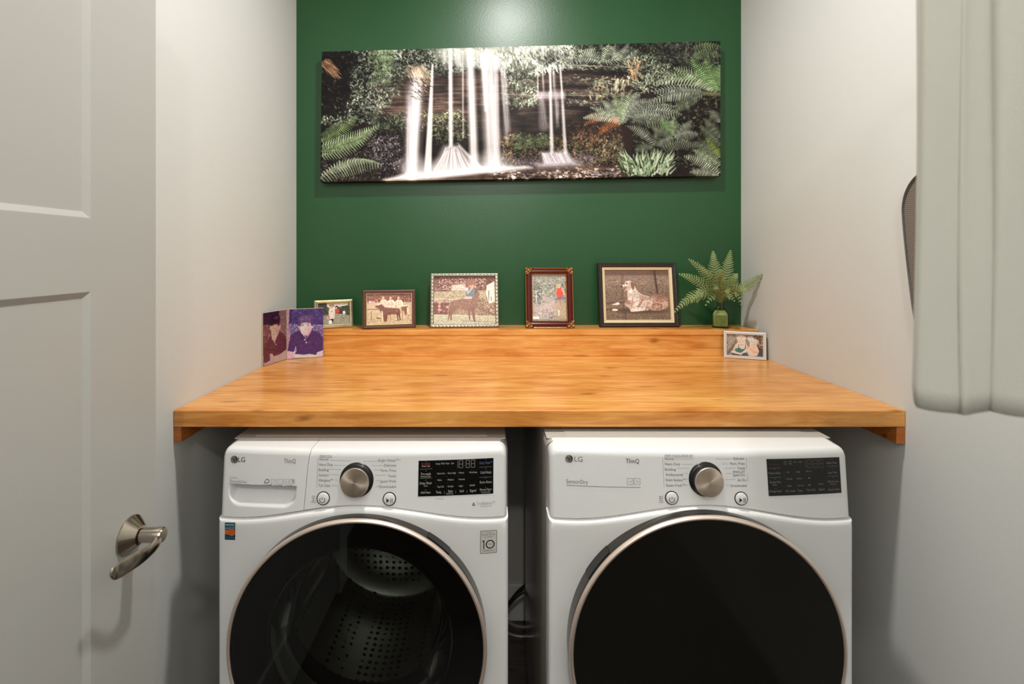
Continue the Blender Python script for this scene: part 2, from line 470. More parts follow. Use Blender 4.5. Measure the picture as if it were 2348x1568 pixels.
# ------------------------------------------------------------------ painter for printed pictures
class Pic:
    """A printed picture, worked out on a grid. Positions are given on a reference quad (TL,TR,BR,BL)."""
    def __init__(s, quad, W, H, base):
        s.q = [np.array(p, float) for p in quad]
        if W < 300: W, H = W * 2, H * 2
        s.W, s.H = W, H
        s.a = np.zeros((H, W, 3)); s.a[:] = np.array(base) / 255.0
        s.k = W / np.linalg.norm(s.q[1] - s.q[0]); s.feather = 0.0
    def m(s, x, y):
        u, v = 0.5, 0.5
        p = np.array([x, y], float)
        tl, tr, br, bl = s.q
        for _ in range(6):
            q = (1 - u) * (1 - v) * tl + u * (1 - v) * tr + u * v * br + (1 - u) * v * bl
            du = (1 - v) * (tr - tl) + v * (br - bl)
            dv = (1 - u) * (bl - tl) + u * (br - tr)
            J = np.array([du, dv]).T
            d = np.linalg.solve(J, p - q)
            u += d[0]; v += d[1]
        return u * s.W, v * s.H
    def _win(s, x0, x1, y0, y1):
        x0 = max(0, int(x0)); y0 = max(0, int(y0)); x1 = min(s.W, int(x1) + 1); y1 = min(s.H, int(y1) + 1)
        if x1 <= x0 or y1 <= y0: return None
        yy, xx = np.mgrid[y0:y1, x0:x1]
        return slice(y0, y1), slice(x0, x1), xx + 0.5, yy + 0.5
    def _mix(s, ys, xs, al, c):
        al = al[..., None]
        s.a[ys, xs] = s.a[ys, xs] * (1 - al) + al * (np.array(c) / 255.0)
    def ell(s, x, y, rx, ry, c, al=1.0, soft=0.8, rot=0.0):
        cx, cy = s.m(x, y); rx *= s.k; ry *= s.k
        R = max(rx, ry) + soft + 2
        w = s._win(cx - R, cx + R, cy - R, cy + R)
        if w is None: return
        ys, xs, X, Y = w
        ca, sa = math.cos(rot), math.sin(rot)
        dx, dy = X - cx, Y - cy
        ex, ey = (dx * ca + dy * sa) / rx, (-dx * sa + dy * ca) / ry
        d = (np.sqrt(ex ** 2 + ey ** 2) - 1) * min(rx, ry)
        s._mix(ys, xs, al * np.clip(0.5 - d / max(soft, 0.3), 0, 1), c)
    def seg(s, p, q, w0, w1, c, al=1.0, soft=0.8, raw=False):
        if not raw:
            p = s.m(*p); q = s.m(*q); w0 *= s.k; w1 *= s.k
        R = max(w0, w1) / 2 + soft + 1
        w = s._win(min(p[0], q[0]) - R, max(p[0], q[0]) + R, min(p[1], q[1]) - R, max(p[1], q[1]) + R)
        if w is None: return
        ys, xs, X, Y = w
        dx, dy = q[0] - p[0], q[1] - p[1]
        L2 = dx * dx + dy * dy + 1e-9
        t = np.clip(((X - p[0]) * dx + (Y - p[1]) * dy) / L2, 0, 1)
        d = np.hypot(X - p[0] - t * dx, Y - p[1] - t * dy) - (w0 + (w1 - w0) * t) / 2
        s._mix(ys, xs, al * np.clip(0.5 - d / max(soft, 0.3), 0, 1), c)
    def line(s, pts, w, c, al=1.0, soft=0.8):
        for a, b in zip(pts[:-1], pts[1:]): s.seg(a, b, w, w, c, al, soft)
    def mask(s, pts, soft=0.8):
        P = np.array([s.m(*p) for p in pts])
        yy, xx = np.mgrid[0:s.H, 0:s.W] + 0.5
        ins = np.zeros((s.H, s.W), bool); D = np.full((s.H, s.W), 1e9)
        n = len(P)
        for i in range(n):
            x0, y0 = P[i]; x1, y1 = P[(i + 1) % n]
            c = ((y0 > yy) != (y1 > yy))
            with np.errstate(divide='ignore', invalid='ignore'):
                xi = (x1 - x0) * (yy - y0) / (y1 - y0 + 1e-12) + x0
            ins ^= c & (xx < xi)
            dx, dy = x1 - x0, y1 - y0
            t = np.clip(((xx - x0) * dx + (yy - y0) * dy) / (dx * dx + dy * dy + 1e-9), 0, 1)
            D = np.minimum(D, np.hypot(xx - x0 - t * dx, yy - y0 - t * dy))
        D = np.where(ins, -D, D)
        return np.clip(0.5 - D / max(soft, 0.3), 0, 1)
    def poly(s, pts, c, al=1.0, soft=0.8):
        m = (s.mask(pts, soft) * al)[..., None]
        s.a = s.a * (1 - m) + m * (np.array(c) / 255.0)
    def field(s, sx, sy):
        """smooth random field; sx, sy = cell size in grid units"""
        nx, ny = int(s.W / sx) + 3, int(s.H / sy) + 3
        g = rng.random((ny, nx))
        X = np.arange(s.W) / sx; Y = np.arange(s.H) / sy
        xi = X.astype(int); yi = Y.astype(int)
        fx = X - xi; fy = Y - yi
        fx = fx * fx * (3 - 2 * fx); fy = fy * fy * (3 - 2 * fy)
        a = g[yi][:, xi]; b = g[yi][:, xi + 1]; c = g[yi + 1][:, xi]; d = g[yi + 1][:, xi + 1]
        fx = fx[None, :]; fy = fy[:, None]
        return (a * (1 - fx) + b * fx) * (1 - fy) + (c * (1 - fx) + d * fx) * fy
    def grain(s, amt, sx=1.5, sy=1.5, mask=None):
        f = (s.field(sx, sy) - 0.5) * 2 * amt
        if mask is not None: f = f * mask
        s.a = np.clip(s.a * (1 + f[..., None]), 0, 1)
    def specks(s, pts, n, ln, wd, cols, ang=None, al=0.9):
        if not s.feather: ln *= 0.55; n = int(n * 1.6)
        P = np.array(pts, float)
        x0, y0 = P.min(0); x1, y1 = P.max(0)
        k = 0
        while k < n:
            x = x0 + rng.random() * (x1 - x0); y = y0 + rng.random() * (y1 - y0)
            ins = False
            m_ = len(P)
            for i in range(m_):
                ax, ay = P[i]; bx, by = P[(i + 1) % m_]
                if (ay > y) != (by > y) and x < (bx - ax) * (y - ay) / (by - ay + 1e-12) + ax: ins = not ins
            k += 1
            if not ins: continue
            if s.feather: x += rng.normal() * s.feather; y += rng.normal() * s.feather * 0.7
            t = (rng.random() * PI) if ang is None else ang + (rng.random() - 0.5) * 0.9
            l = ln * (0.4 + rng.random()); w = wd * (0.5 + rng.random())
            c = np.array(cols[int(rng.random() * len(cols))]) * (0.75 + 0.45 * rng.random())
            s.seg((x, y), (x + l * math.cos(t), y + l * math.sin(t)), w, w * 0.4, c, al * (0.5 + 0.5 * rng.random()), 0.7)
    def frond(s, p0, p1, bend, wmax, c, n=22, droop=0.3, dark=0.6, lw=None):
        p0 = np.array(p0, float); p1 = np.array(p1, float)
        d = p1 - p0; nrm = np.array([-d[1], d[0]])
        L = np.linalg.norm(d)
        n = int(n * 0.8); lw = lw or L / n * 0.62
        def P(t): return p0 + d * t + nrm * bend * 4 * t * (1 - t)
        for i in range(1, n + 1):
            t = i / (n + 0.3)
            q = P(t); tg = P(min(t + 0.02, 1)) - P(t - 0.02); tg /= np.linalg.norm(tg)
            no = np.array([-tg[1], tg[0]])
            w = wmax * (math.sin(PI * (0.12 + 0.86 * t)) ** 0.8)
            for sg in (-1, 1):
                e = q + no * sg * w + tg * w * 0.45 + np.array([0, droop * w])
                cc = np.array(c) * (0.75 + 0.4 * rng.random()) * (1.0 if sg < 0 else 0.82)
                s.seg(q + np.array([1, 2]), e + np.array([1, 3]), lw, lw * 0.3, np.array(c) * 0.25, 0.5, 0.8)
                s.seg(q, e, lw, lw * 0.3, np.clip(cc, 0, 255), 0.95, 0.8)
        prev = p0
        for i in range(1, 9):
            q = P(i / 8); s.seg(prev, q, lw * 0.5, lw * 0.35, np.array(c) * dark, 0.9); prev = q
    def lin(s):
        return lin(np.clip(s.a, 0, 1))

def pic_mesh(pic, corner, extra=None):
    """corner(u,v)->3D ; returns mesh with point colour attribute 'picture'"""
    W, H = pic.W, pic.H
    u = np.linspace(0, 1, W); v = np.linspace(0, 1, H)
    U, V = np.meshgrid(u, v)
    tl, tr, br, bl = [np.array(c, float) for c in corner]
    co = ((1 - U) * (1 - V))[..., None] * tl + (U * (1 - V))[..., None] * tr + (U * V)[..., None] * br + ((1 - U) * V)[..., None] * bl
    co = co.reshape(-1, 3); colr = pic.lin().reshape(-1, 3)
    idx = np.arange(W * H).reshape(H, W)
    q = np.stack([idx[:-1, :-1], idx[1:, :-1], idx[1:, 1:], idx[:-1, 1:]], -1).reshape(-1, 4)
    if extra is not None:
        # wrap the border back over the stretcher: extra = depth vector
        ring = np.concatenate([idx[0, :], idx[1:, -1], idx[-1, -2::-1], idx[-2:0:-1, 0]])
        n = len(ring); o = len(co)
        co = np.concatenate([co, co[ring], co[ring] + np.array(extra)])
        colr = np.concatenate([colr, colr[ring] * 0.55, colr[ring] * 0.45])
        r0 = np.arange(n) + o; r1 = r0 + n
        s4 = np.stack([np.roll(r0, -1), r0, r1, np.roll(r1, -1)], -1)[:, ::-1]
        q = np.concatenate([q, s4])
    me = bpy.data.meshes.new('picture')
    me.vertices.add(len(co)); me.vertices.foreach_set('co', co.astype(np.float32).ravel())
    me.loops.add(q.size); me.loops.foreach_set('vertex_index', q.astype(np.int32).ravel())
    me.polygons.add(len(q))
    me.polygons.foreach_set('loop_start', (np.arange(len(q)) * 4).astype(np.int32))
    me.update(calc_edges=True)
    at_ = me.color_attributes.new('picture', 'FLOAT_COLOR', 'POINT')
    at_.data.foreach_set('color', np.concatenate([colr, np.ones((len(colr), 1))], 1).astype(np.float32).ravel())
    return me

def pic_obj(name, pic, corner, material, parent=None, extra=None):
    me = pic_mesh(pic, corner, extra); me.name = name
    me.materials.append(material)
    o = bpy.data.objects.new(name, me); COL.objects.link(o)
    if parent: o.parent = parent
    return o


# ================================================================== ROOM
def panel(name, a, b, material, label=None, cat=None):
    mb = MB(); mb.box(a, b)
    return struct(mb.build(name, material), label, cat)
T = 0.12
panel('wall_back', (XL - T, YB, -0.02), (XR + T, YB + T, ZC), M_GREEN, 'deep green painted wall behind the counter', 'wall')
panel('wall_left', (XL - T, YF, -0.02), (XL, YB, ZC), M_WALL, 'plain white wall at the left end of the counter', 'wall')
panel('wall_right', (XR, YF, -0.02), (XR + T, YB, ZC), M_WALL, 'plain white wall at the right end of the counter', 'wall')
panel('wall_front', (XL - T, YF - T, -0.02), (XR + T, YF, ZC), M_HALL)
panel('ceiling', (XL - T, YF - T, ZC), (XR + T, YB + T, ZC + 0.1), M_CEIL)
panel('floor', (XL - T, YF - T, -0.1), (XR + T, YB + T, 0.0), M_FLOOR, 'dark wooden floor seen in the gap between the machines', 'floor')
panel('baseboard_back', (XL, YB - 0.016, 0.0), (XR, YB, 0.135), M_TRIM, 'white baseboard along the back wall behind the machines', 'baseboard')
# short return wall that carries the door hinges
panel('wall_return', (XL, -0.10, 0.0), (-0.650, 0.022, ZC), M_WALL)

# ------------------------------------------------------------------ door
DX, DT = -0.666, 0.035
DY0, DY1, DH = 0.030, 0.983, 2.03
def make_door():
    mb = MB()
    ya, yd = DY0 + 0.1615, 0.8215              # panel openings, outer edges
    yb, yc = 0.449, 0.564                      # stile between the two tall lower panels
    zb = 0.215
    panels = [(ya, yd, 1.520, 1.90), (ya, yb, zb, 1.3964), (yc, yd, zb, 1.3964)]
    s, d = 0.0105, 0.006
    for side in (1, -1):
        x0 = DX if side > 0 else DX - DT
        xi = x0 - side * d
        def q(a, b, c, e): mb.add([a, b, c, e], [(0, 1, 2, 3)])
        def flat(y0, y1, z0, z1, x): q((x, y0, z0), (x, y1, z0), (x, y1, z1), (x, y0, z1))
        flat(DY0, ya, 0.012, DH, x0); flat(yd, DY1, 0.012, DH, x0); flat(yb, yc, zb, 1.3964, x0)
        for z0, z1 in ((0.012, zb), (1.3964, 1.520), (1.90, DH)): flat(ya, yd, z0, z1, x0)
        for p0, p1, z0, z1 in panels:
            flat(p0 + s, p1 - s, z0 + s, z1 - s, xi)
            O = [(x0, p0, z0), (x0, p1, z0), (x0, p1, z1), (x0, p0, z1)]
            I = [(xi, p0 + s, z0 + s), (xi, p1 - s, z0 + s), (xi, p1 - s, z1 - s), (xi, p0 + s, z1 - s)]
            for k in range(4): q(O[k], O[(k + 1) % 4], I[(k + 1) % 4], I[k])
    xa, xb = DX - DT, DX
    for y in (DY0, DY1): mb.add([(xa, y, 0.012), (xb, y, 0.012), (xb, y, DH), (xa, y, DH)], [(0, 1, 2, 3)])
    for z in (0.012, DH): mb.add([(xa, DY0, z), (xb, DY0, z), (xb, DY1, z), (xa, DY1, z)], [(0, 1, 2, 3)])
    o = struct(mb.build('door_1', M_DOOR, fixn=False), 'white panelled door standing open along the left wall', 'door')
    for sg in (1, -1):
        HY, HZ = 0.911, 0.936
        base = DX if sg > 0 else DX - DT
        m1 = MB()
        m1.lathe([(0.0345, 0.0005 * sg), (0.0345, 0.003 * sg), (0.031, 0.006 * sg), (0.0165, 0.0215 * sg), (0.0125, 0.0225 * sg)],
                 (base, HY, HZ), 'x', 48, cap1=True)
        ro = m1.build('rosette', M_NICK, o); smooth_by_angle(ro, 30)
        reach = 0.063 if sg > 0 else 0.056
        m2 = MB()
        m2.lathe([(0.0095, 0.021 * sg), (0.0095, 0.024 * sg), (0.0128, 0.0245 * sg), (0.0134, 0.045 * sg), (0.0136, (reach - 0.003) * sg), (0.0120, reach * sg)],
                 (base, HY, HZ), 'x', 40, cap1=True)
        X = base + sg * reach
        path = spline([(X - sg * 0.013, HY + 0.002, HZ - 0.002), (X - sg * 0.005, HY - 0.013, HZ - 0.008), (X - sg * 0.006, HY - 0.034, HZ - 0.012),
                       (X - sg * 0.012, HY - 0.056, HZ - 0.012), (X - sg * 0.021, HY - 0.078, HZ - 0.013), (X - sg * 0.026, HY - 0.095, HZ - 0.012)], 8)
        n = len(path)
        rz, rx = [], []
        for i in range(n):
            t = i / (n - 1)
            z_ = 0.0128 - 0.0022 * math.sin(PI * min(1, t / 0.55)) + 0.0050 * max(0, t - 0.35)
            if t > 0.78: z_ *= math.sqrt(max(0.01, 1 - ((t - 0.78) / 0.225) ** 2))
            rz.append(z_)
            rx.append((0.0100 - 0.0072 * min(1, t / 0.42)) * (1 if t < 0.9 else 0.7))
        m2.tube(path, rx, 18, rz)
        le = m2.build('lever_handle', M_NICK, o); smooth_by_angle(le, 50)
make_door()

# ------------------------------------------------------------------ counter, ledge, cleats
mb = MB(); mb.box((XL + 0.0005, CFY, CB), (XR - 0.0005, YB - 0.001, CT))
ctop = mb.build('counter', M_PINE, bevel=0.0025)
tag(ctop, 'long orange-stained pine counter top spanning wall to wall over the machines', 'counter')
led = thing('ledge', 'raised pine ledge along the green wall at the back of the counter', 'shelf', (0, 0, 0))
mb = MB(); mb.box((XL + 0.001, SHY + 0.003, CT), (XR - 0.002, YB - 0.001, SHT - 0.0205))
mb.build('front_board', M_PINE, led, bevel=0.0015)
mb = MB(); mb.box((XL + 0.001, SHY, SHT - 0.020), (XR - 0.003, YB - 0.001, SHT))
mb.build('top_board', M_PINE, led, bevel=0.0015)
for sg, lab in ((-1, 'short pine cleat under the left end of the counter'), (1, 'short pine cleat under the right end of the counter')):
    mb = MB()
    x = XL + 0.0005 if sg < 0 else XR - 0.0005
    z = 0.037 if sg < 0 else 0.041
    xa, xb = sorted((x, x - sg * (0.018 if sg < 0 else 0.021)))
    mb.box((xa, CFY + 0.001, CB - z), (xb, YB - 0.03, CB - 0.0005))
    tag(mb.build('counter_cleat', M_PINED, bevel=0.001), lab, 'cleat', 'wooden cleats that carry the counter')

# ------------------------------------------------------------------ hoses in the gap
def hose(name, pts, r, m, label, cat):
    mb = MB(); mb.tube(spline(pts, 10), r, 12)
    o = mb.build(name, m, smooth=True)
    return tag(o, label, cat)
hose('power_cord', [at(1150, 1404, 1.88), at(1172, 1376, 1.88), at(1192, 1352, 1.885), at(1214, 1338, 1.89), at(1240, 1345, 1.895), at(1262, 1378, 1.90)], 0.0055, M_CABLE,
     'thick dark power cord arching in front of the baseboard between the machines', 'cord')
hose('drain_hose', [at(1140, 1428, 1.80), at(1168, 1384, 1.80), at(1188, 1364, 1.80), at(1210, 1353, 1.805), at(1228, 1362, 1.82), at(1236, 1390, 1.83)], 0.0065, M_CABLE,
     'dark hose just below the arched power cord between the machines', 'hose')
hose('water_hose', [at(1140, 1405, 1.78), at(1170, 1428, 1.78), at(1190, 1436, 1.78), at(1214, 1436, 1.785), at(1232, 1425, 1.79)], 0.006, M_HOSE,
     'pale grey water hose sagging below the baseboard in the gap', 'hose')
hose('gas_line', [at(1140, 1440, 1.72), at(1175, 1455, 1.72), at(1200, 1459, 1.72), at(1222, 1452, 1.73)], 0.0045, M_HOSE,
     'thin grey flexible line lying lowest in the gap between the machines', 'hose')

# ------------------------------------------------------------------ mesh board on the right wall
def mesh_board():
    t = thing('mesh_board', 'dark grey mesh board on the right wall, half hidden behind the white cloth', 'board', (XR - 0.0102, 1.06, 1.42))
    def outline(ins):
        pts = []
        w, h = 0.125 - ins, 0.235 - ins
        top_r = 0.07 - ins * 0.5
        n = 14
        L = []
        for k in range(n + 1):
            a = PI / 2 * k / n
            L.append((w - top_r + top_r * math.sin(a), h - top_r * 1.25 + top_r * 1.25 * math.cos(a)))
        for k in range(1, 17):
            s_ = k / 16
            z = (h - top_r * 1.25) * (1 - s_) - h * s_
            L.append((w * (1 - 0.42 * s_ ** 1.25 - 0.58 * max(0, (s_ - 0.55) / 0.45) ** 3), z))
        return L + [(-y, z) for y, z in L[::-1]]
    O = outline(0.0); I = outline(0.0028)
    n = len(O)
    mb = MB()
    mb.rows([[(0.010, y, z) for y, z in O], [(-0.006, y, z) for y, z in O], [(-0.009, y * 0.985, z * 0.99) for y, z in O], [(-0.008, y, z) for y, z in I], [(0.0, y, z) for y, z in I]], True)
    r = mb.build('rim', mat('dark_rim', rgb(104, 98, 92), 0.4), t); smooth_by_angle(r, 40)
    mb = MB(); mb.add([(-0.003, y, z) for y, z in I] , [tuple(range(n))])
    mb.build('mesh_panel', M_WEAVE, t)
mesh_board()

# ------------------------------------------------------------------ white cloth hanging close to the camera
def cloth():
    mb = MB()
    Y0 = 0.46
    # plan-view fold line, from the far edge to the near one: (px, Y)
    key = [(2101, 0.472), (2112, 0.466), (2150, 0.464), (2195, 0.4635), (2206, 0.462), (2222, 0.4650), (2250, 0.4655), (2268, 0.4635), (2284, 0.459),
           (2310, 0.457), (2350, 0.456), (2410, 0.455), (2480, 0.458), (2560, 0.461), (2640, 0.457), (2720, 0.455)]
    line = spline([((p - VX) * y / F_PX, y, 0) for p, y in key], 5)
    rows = []
    n = len(line)
    zb0 = CAM_Z - 345 * 0.463 / F_PX
    for k in range(41):
        s_ = k / 40
        row = []
        for i, p in enumerate(line):
            t = i / (n - 1)
            zb = zb0 - 0.004 * math.sin(t * 9) + (0.016 * max(0, 1 - t / 0.05) if t < 0.05 else 0)
            zb -= 0.010 * min(1, t / 0.6)
            z = 2.12 + (zb - 2.12) * s_
            row.append((p.x + 0.003 * (1 - s_) , p.y + 0.003 * math.sin(7 * s_ + t * 12) * s_, z))
        rows.append(row)
    mb.rows(rows)
    o = mb.build('hanging_cloth', M_CLOTH, smooth=True, fixn=False)
    so = o.modifiers.new('solid', 'SOLIDIFY'); so.thickness = 0.004; so.offset = 0
    tag(o, 'out-of-focus white cloth with soft vertical folds hanging at the right edge of the photo', 'cloth')
cloth()
mb = MB(); mb.tube([(0.36, 0.455, 2.128), (XR - 0.0005, 0.455, 2.128)], 0.008, 12)
tag(mb.build('clothes_rail', M_NICK, smooth=True), 'thin metal rail fixed to the right wall that carries the white cloth', 'rail')

# ------------------------------------------------------------------ waterfall canvas
def canvas():
    q = [(172, 262), (2198, 207), (2196, 890), (165, 925)]
    W, H = 900, 300
    p = Pic(q, W, H, (34, 26, 24))
    DK = (24, 18, 17)
    p.feather = 14.0
    # cliff body with strata
    f1 = p.field(60, 3.2); f2 = p.field(22, 2.0); f3 = p.field(4, 4)
    cl = np.stack([58 + 44 * f1 * f2 * 2, 44 + 36 * f1 * f2 * 2, 38 + 32 * f1 * f2 * 2], -1) / 255
    mk = p.mask([(430, 400), (1120, 370), (1760, 400), (1780, 640), (1100, 720), (430, 600)], 24)[..., None]
    p.a = p.a * (1 - mk) + cl * mk
    mk = p.mask([(900, 520), (1780, 520), (1760, 700), (880, 720)], 30)[..., None] * 0.75
    p.a = p.a * (1 - mk) + mk * np.array([44, 36, 33]) / 255
    for k in range(60):
        y = 410 + rng.random() * 190; x = 430 + rng.random() * 1200
        c = [(110, 86, 74), (28, 20, 18), (128, 112, 100)][int(rng.random() * 3)]
        L_ = 60 + rng.random() * 200
        p.seg((x, y), (x + L_, y + rng.normal() * 5), 5, 2, c, 0.35, 1.5)
    # upper light band, haze near the lamp
    p.poly([(760, 225), (1420, 200), (1400, 330), (1100, 350), (760, 300)], (150, 152, 138), 0.75, 24)
    GR = [(120, 132, 112), (92, 104, 84), (150, 160, 138), (64, 74, 58), (180, 186, 166)]
    PA = [(206, 208, 190), (180, 186, 166), (226, 228, 214), (120, 124, 108), (90, 92, 80)]
    DG = [(70, 84, 60), (96, 110, 82), (120, 134, 104), (44, 52, 40), (30, 30, 26)]
    p.specks([(172, 262), (560, 245), (580, 440), (440, 610), (172, 640)], 2600, 10, 7, [(88, 100, 78), (120, 132, 108), (60, 70, 54), (26, 22, 20), (160, 170, 150)])
    p.specks([(172, 262), (560, 245), (470, 610), (172, 640)], 900, 7, 6, [(150, 160, 146), (190, 196, 186), (110, 124, 100)])
    p.specks([(172, 270), (330, 262), (300, 560), (172, 600)], 900, 22, 14, [DK, (20, 16, 16)], al=0.7)
    p.specks([(400, 250), (1000, 238), (1000, 330), (720, 390), (560, 380)], 1700, 11, 6, GR)
    p.specks([(430, 255), (540, 250), (500, 420), (430, 420)], 350, 10, 7, [(130, 150, 106), (96, 116, 76)])
    p.specks([(1080, 235), (1440, 222), (1440, 330), (1250, 370), (1090, 380)], 2200, 13, 7, PA, 1.2)
    p.specks([(1100, 360), (1260, 340), (1280, 530), (1110, 540)], 900, 9, 6, GR)
    p.specks([(1240, 255), (1470, 240), (1520, 330), (1280, 330)], 700, 13, 7, [(170, 176, 156), (104, 108, 94), (50, 48, 44)], 1.0)
    p.specks([(1400, 215), (2198, 207), (2198, 330), (1900, 420), (1640, 330)], 2400, 10, 6, DG)
    p.specks([(1850, 210), (2198, 207), (2198, 300), (1950, 330)], 900, 12, 7, [(58, 58, 52), (84, 88, 76), (28, 26, 24)])
    p.specks([(1700, 290), (1900, 270), (1960, 420), (1780, 470)], 1200, 9, 5, [(150, 160, 130), (120, 130, 104), (180, 186, 160), (70, 74, 60)])
    # ledges on the right
    for y0, y1 in ((330, 345), (405, 420), (465, 480), (500, 520)):
        p.specks([(1400, y0 - 8), (1760, y1 - 8), (1760, y1 + 22), (1400, y0 + 22)], 260, 12, 5, [(170, 174, 150), (130, 134, 112), (90, 84, 72)], 0.3)
    for y0, y1 in ((362, 372), (432, 446), (494, 505), (540, 560)):
        p.seg((1410, y0), (1740, y1), 22, 16, (24, 18, 17), 0.75, 8)
    p.seg((1400, 330), (1760, 342), 4, 3, (176, 168, 150), 0.7)
    p.seg((1110, 480), (1780, 488), 4, 3, (150, 132, 120), 0.6)
    p.specks([(1530, 400), (1620, 390), (1620, 500), (1540, 490)], 90, 18, 8, [(176, 172, 140), (200, 176, 140), (120, 124, 96)])
    p.specks([(1660, 400), (1730, 400), (1710, 460), (1660, 450)], 50, 20, 9, [(190, 190, 156), (206, 186, 150)], 1.9)
    p.specks([(1730, 300), (1790, 300), (1780, 410), (1740, 400)], 60, 20, 7, [(190, 150, 104), (150, 112, 76)], 1.5)
    # mid mossy banks
    p.specks([(420, 590), (600, 570), (600, 660), (420, 640)], 500, 10, 6, DG)
    p.specks([(170, 700), (590, 640), (590, 905), (172, 915)], 1500, 12, 6, [(66, 56, 54), (46, 38, 36), (96, 86, 88), (28, 20, 20), (84, 84, 66)])
    p.specks([(400, 700), (560, 680), (580, 860), (430, 860)], 500, 6, 5, [(130, 120, 130), (100, 90, 100), (160, 150, 160)])
    p.specks([(690, 580), (880, 560), (900, 700), (740, 720)], 700, 12, 6, [(120, 130, 92), (88, 98, 66), (150, 160, 120), (44, 40, 32)])
    p.specks([(1080, 700), (1330, 690), (1700, 690), (1720, 820), (1100, 830)], 2400, 11, 6, [(112, 106, 70), (86, 82, 54), (140, 124, 84), (60, 52, 38), (150, 104, 66), (44, 34, 28)])
    p.specks([(1150, 690), (1330, 680), (1330, 740), (1150, 760)], 420, 9, 5, [(120, 140, 96), (90, 108, 72)])
    p.specks([(1420, 620), (1700, 640), (1700, 720), (1430, 700)], 320, 16, 6, [(104, 70, 52), (128, 88, 62), (70, 48, 38), (44, 32, 28)])
    p.specks([(1600, 720), (1720, 700), (1720, 860), (1450, 860)], 500, 9, 6, [(110, 104, 80), (76, 70, 56), (140, 132, 108)])
    p.specks([(1150, 790), (1290, 780), (1290, 840), (1160, 840)], 320, 7, 5, [(120, 100, 120), (80, 66, 80), (50, 40, 44)])
    p.specks([(1440, 780), (1560, 780), (1540, 840), (1440, 830)], 220, 9, 5, [(120, 104, 116), (70, 56, 60)])
    # stream bed
    p.poly([(480, 912), (1050, 870), (1240, 845), (1720, 835), (1730, 896), (480, 925)], (92, 66, 54), 0.85, 10)
    p.grain(0.25, 40, 2.0, p.mask([(480, 905), (1240, 850), (1720, 840), (1730, 896), (480, 925)], 10))
    p.specks([(1040, 880), (1700, 852), (1730, 892), (1060, 905)], 700, 12, 8, [(196, 176, 164), (150, 130, 118), (90, 70, 60), (50, 38, 34), (228, 214, 204)], 0.1)
    p.seg((1540, 884), (1640, 880), 5, 3, (190, 176, 190), 0.9)
    p.seg((500, 915), (1040, 905), 6, 4, (150, 110, 80), 0.8, 2)
    # tan dead fronds
    for k in range(70):
        x = 590 + rng.random() * 100; y = 330 + rng.random() * 30
        p.seg((x, y), (x + 20 + rng.random() * 40, y + 40 + rng.random() * 40), 5, 1.5, [(206, 186, 160), (176, 152, 124), (140, 116, 92)][k % 3], 0.8)
    for k in range(60):
        x = 172 + rng.random() * 50; y = 300 + rng.random() * 40
        p.seg((x, y), (x + 30 + rng.random() * 30, y + 30 + rng.random() * 40), 5, 1.5, [(196, 150, 112), (160, 112, 80), (100, 70, 52)][k % 3], 0.8)
    p.grain(0.14, 1.5, 1.5)
    fa, fb = p.field(46, 30), p.field(13, 9)
    p.a = p.a * (0.50 + 0.62 * fa + 0.42 * fb)[..., None]
    g_ = p.a.mean(-1, keepdims=True); p.a = np.clip(g_ + (p.a - g_) * 0.82, 0, 1)
    # water ------------------------------------------------------------
    WH = (240, 236, 236); LV = (214, 206, 212)
    def fall(x0, y0, x1, y1, w0, w1, al, c=WH, n=None):
        p.seg((x0, y0), (x1, y1), w0, w1, c, al, w0 * p.k * 0.55 + 1.0)
        for k in range(n if n is not None else int(w0 / 4) + 1):
            o = (rng.random() - 0.5) * 0.8
            yy0 = y0 + rng.random() * (y1 - y0) * 0.3; yy1 = y1 - rng.random() * (y1 - y0) * 0.3
            f0 = (yy0 - y0) / (y1 - y0); f1_ = (yy1 - y0) / (y1 - y0)
            cc = WH if rng.random() < 0.7 else (176, 166, 170)
            p.seg((x0 + (x1 - x0) * f0 + o * w0, yy0), (x0 + (x1 - x0) * f1_ + o * w1, yy1), 3 + rng.random() * 5, 3, cc, 0.20, 3.0)
    fall(646, 450, 630, 885, 74, 76, 0.50, LV); fall(655, 430, 630, 890, 40, 46, 0.9); fall(655, 400, 640, 600, 50, 60, 0.4, LV)
    fall(612, 490, 612, 885, 22, 26, 0.35, LV)
    fall(735, 330, 710, 885, 10, 38, 0.85)
    fall(795, 260, 800, 330, 30, 40, 0.3)
    fall(826, 248, 828, 740, 18, 20, 0.88)
    fall(858, 250, 872, 360, 30, 30, 0.30)
    fall(889, 262, 890, 700, 7, 6, 0.55)
    fall(925, 262, 946, 830, 34, 40, 0.80)
    p.poly([(845, 246), (930, 244), (1010, 282), (1060, 280), (1090, 310), (1085, 360), (840, 330)], (226, 224, 220), 0.42, 10)
    fall(1018, 290, 1040, 840, 66, 68, 0.74, (238, 232, 234), 22)
    fall(1058, 292, 1064, 830, 20, 24, 0.45)
    fall(990, 285, 1006, 560, 22, 12, 0.75)
    fall(1084, 300, 1112, 700, 20, 22, 0.38, LV)
    fall(1100, 320, 1125, 660, 14, 20, 0.25, LV)
    for k in range(26):
        x = 850 + rng.random() * 230
        p.seg((x, 262 + (x - 850) * 0.12), (x + 6, 330 + rng.random() * 120), 4, 2, (150, 150, 140) if k % 3 else WH, 0.45, 1.5)
    # second fall
    fall(1298, 222, 1296, 300, 10, 10, 0.45)
    for x0, x1, w, al in ((1268, 1270, 6, 0.6), (1290, 1300, 12, 0.25), (1330, 1335, 11, 0.8), (1350, 1356, 14, 0.3), (1382, 1392, 9, 0.7)):
        fall(x0, 330, x1, 470, w, w, al)
    p.poly([(1262, 465), (1408, 465), (1412, 500), (1264, 500)], (214, 204, 214), 0.55, 6)
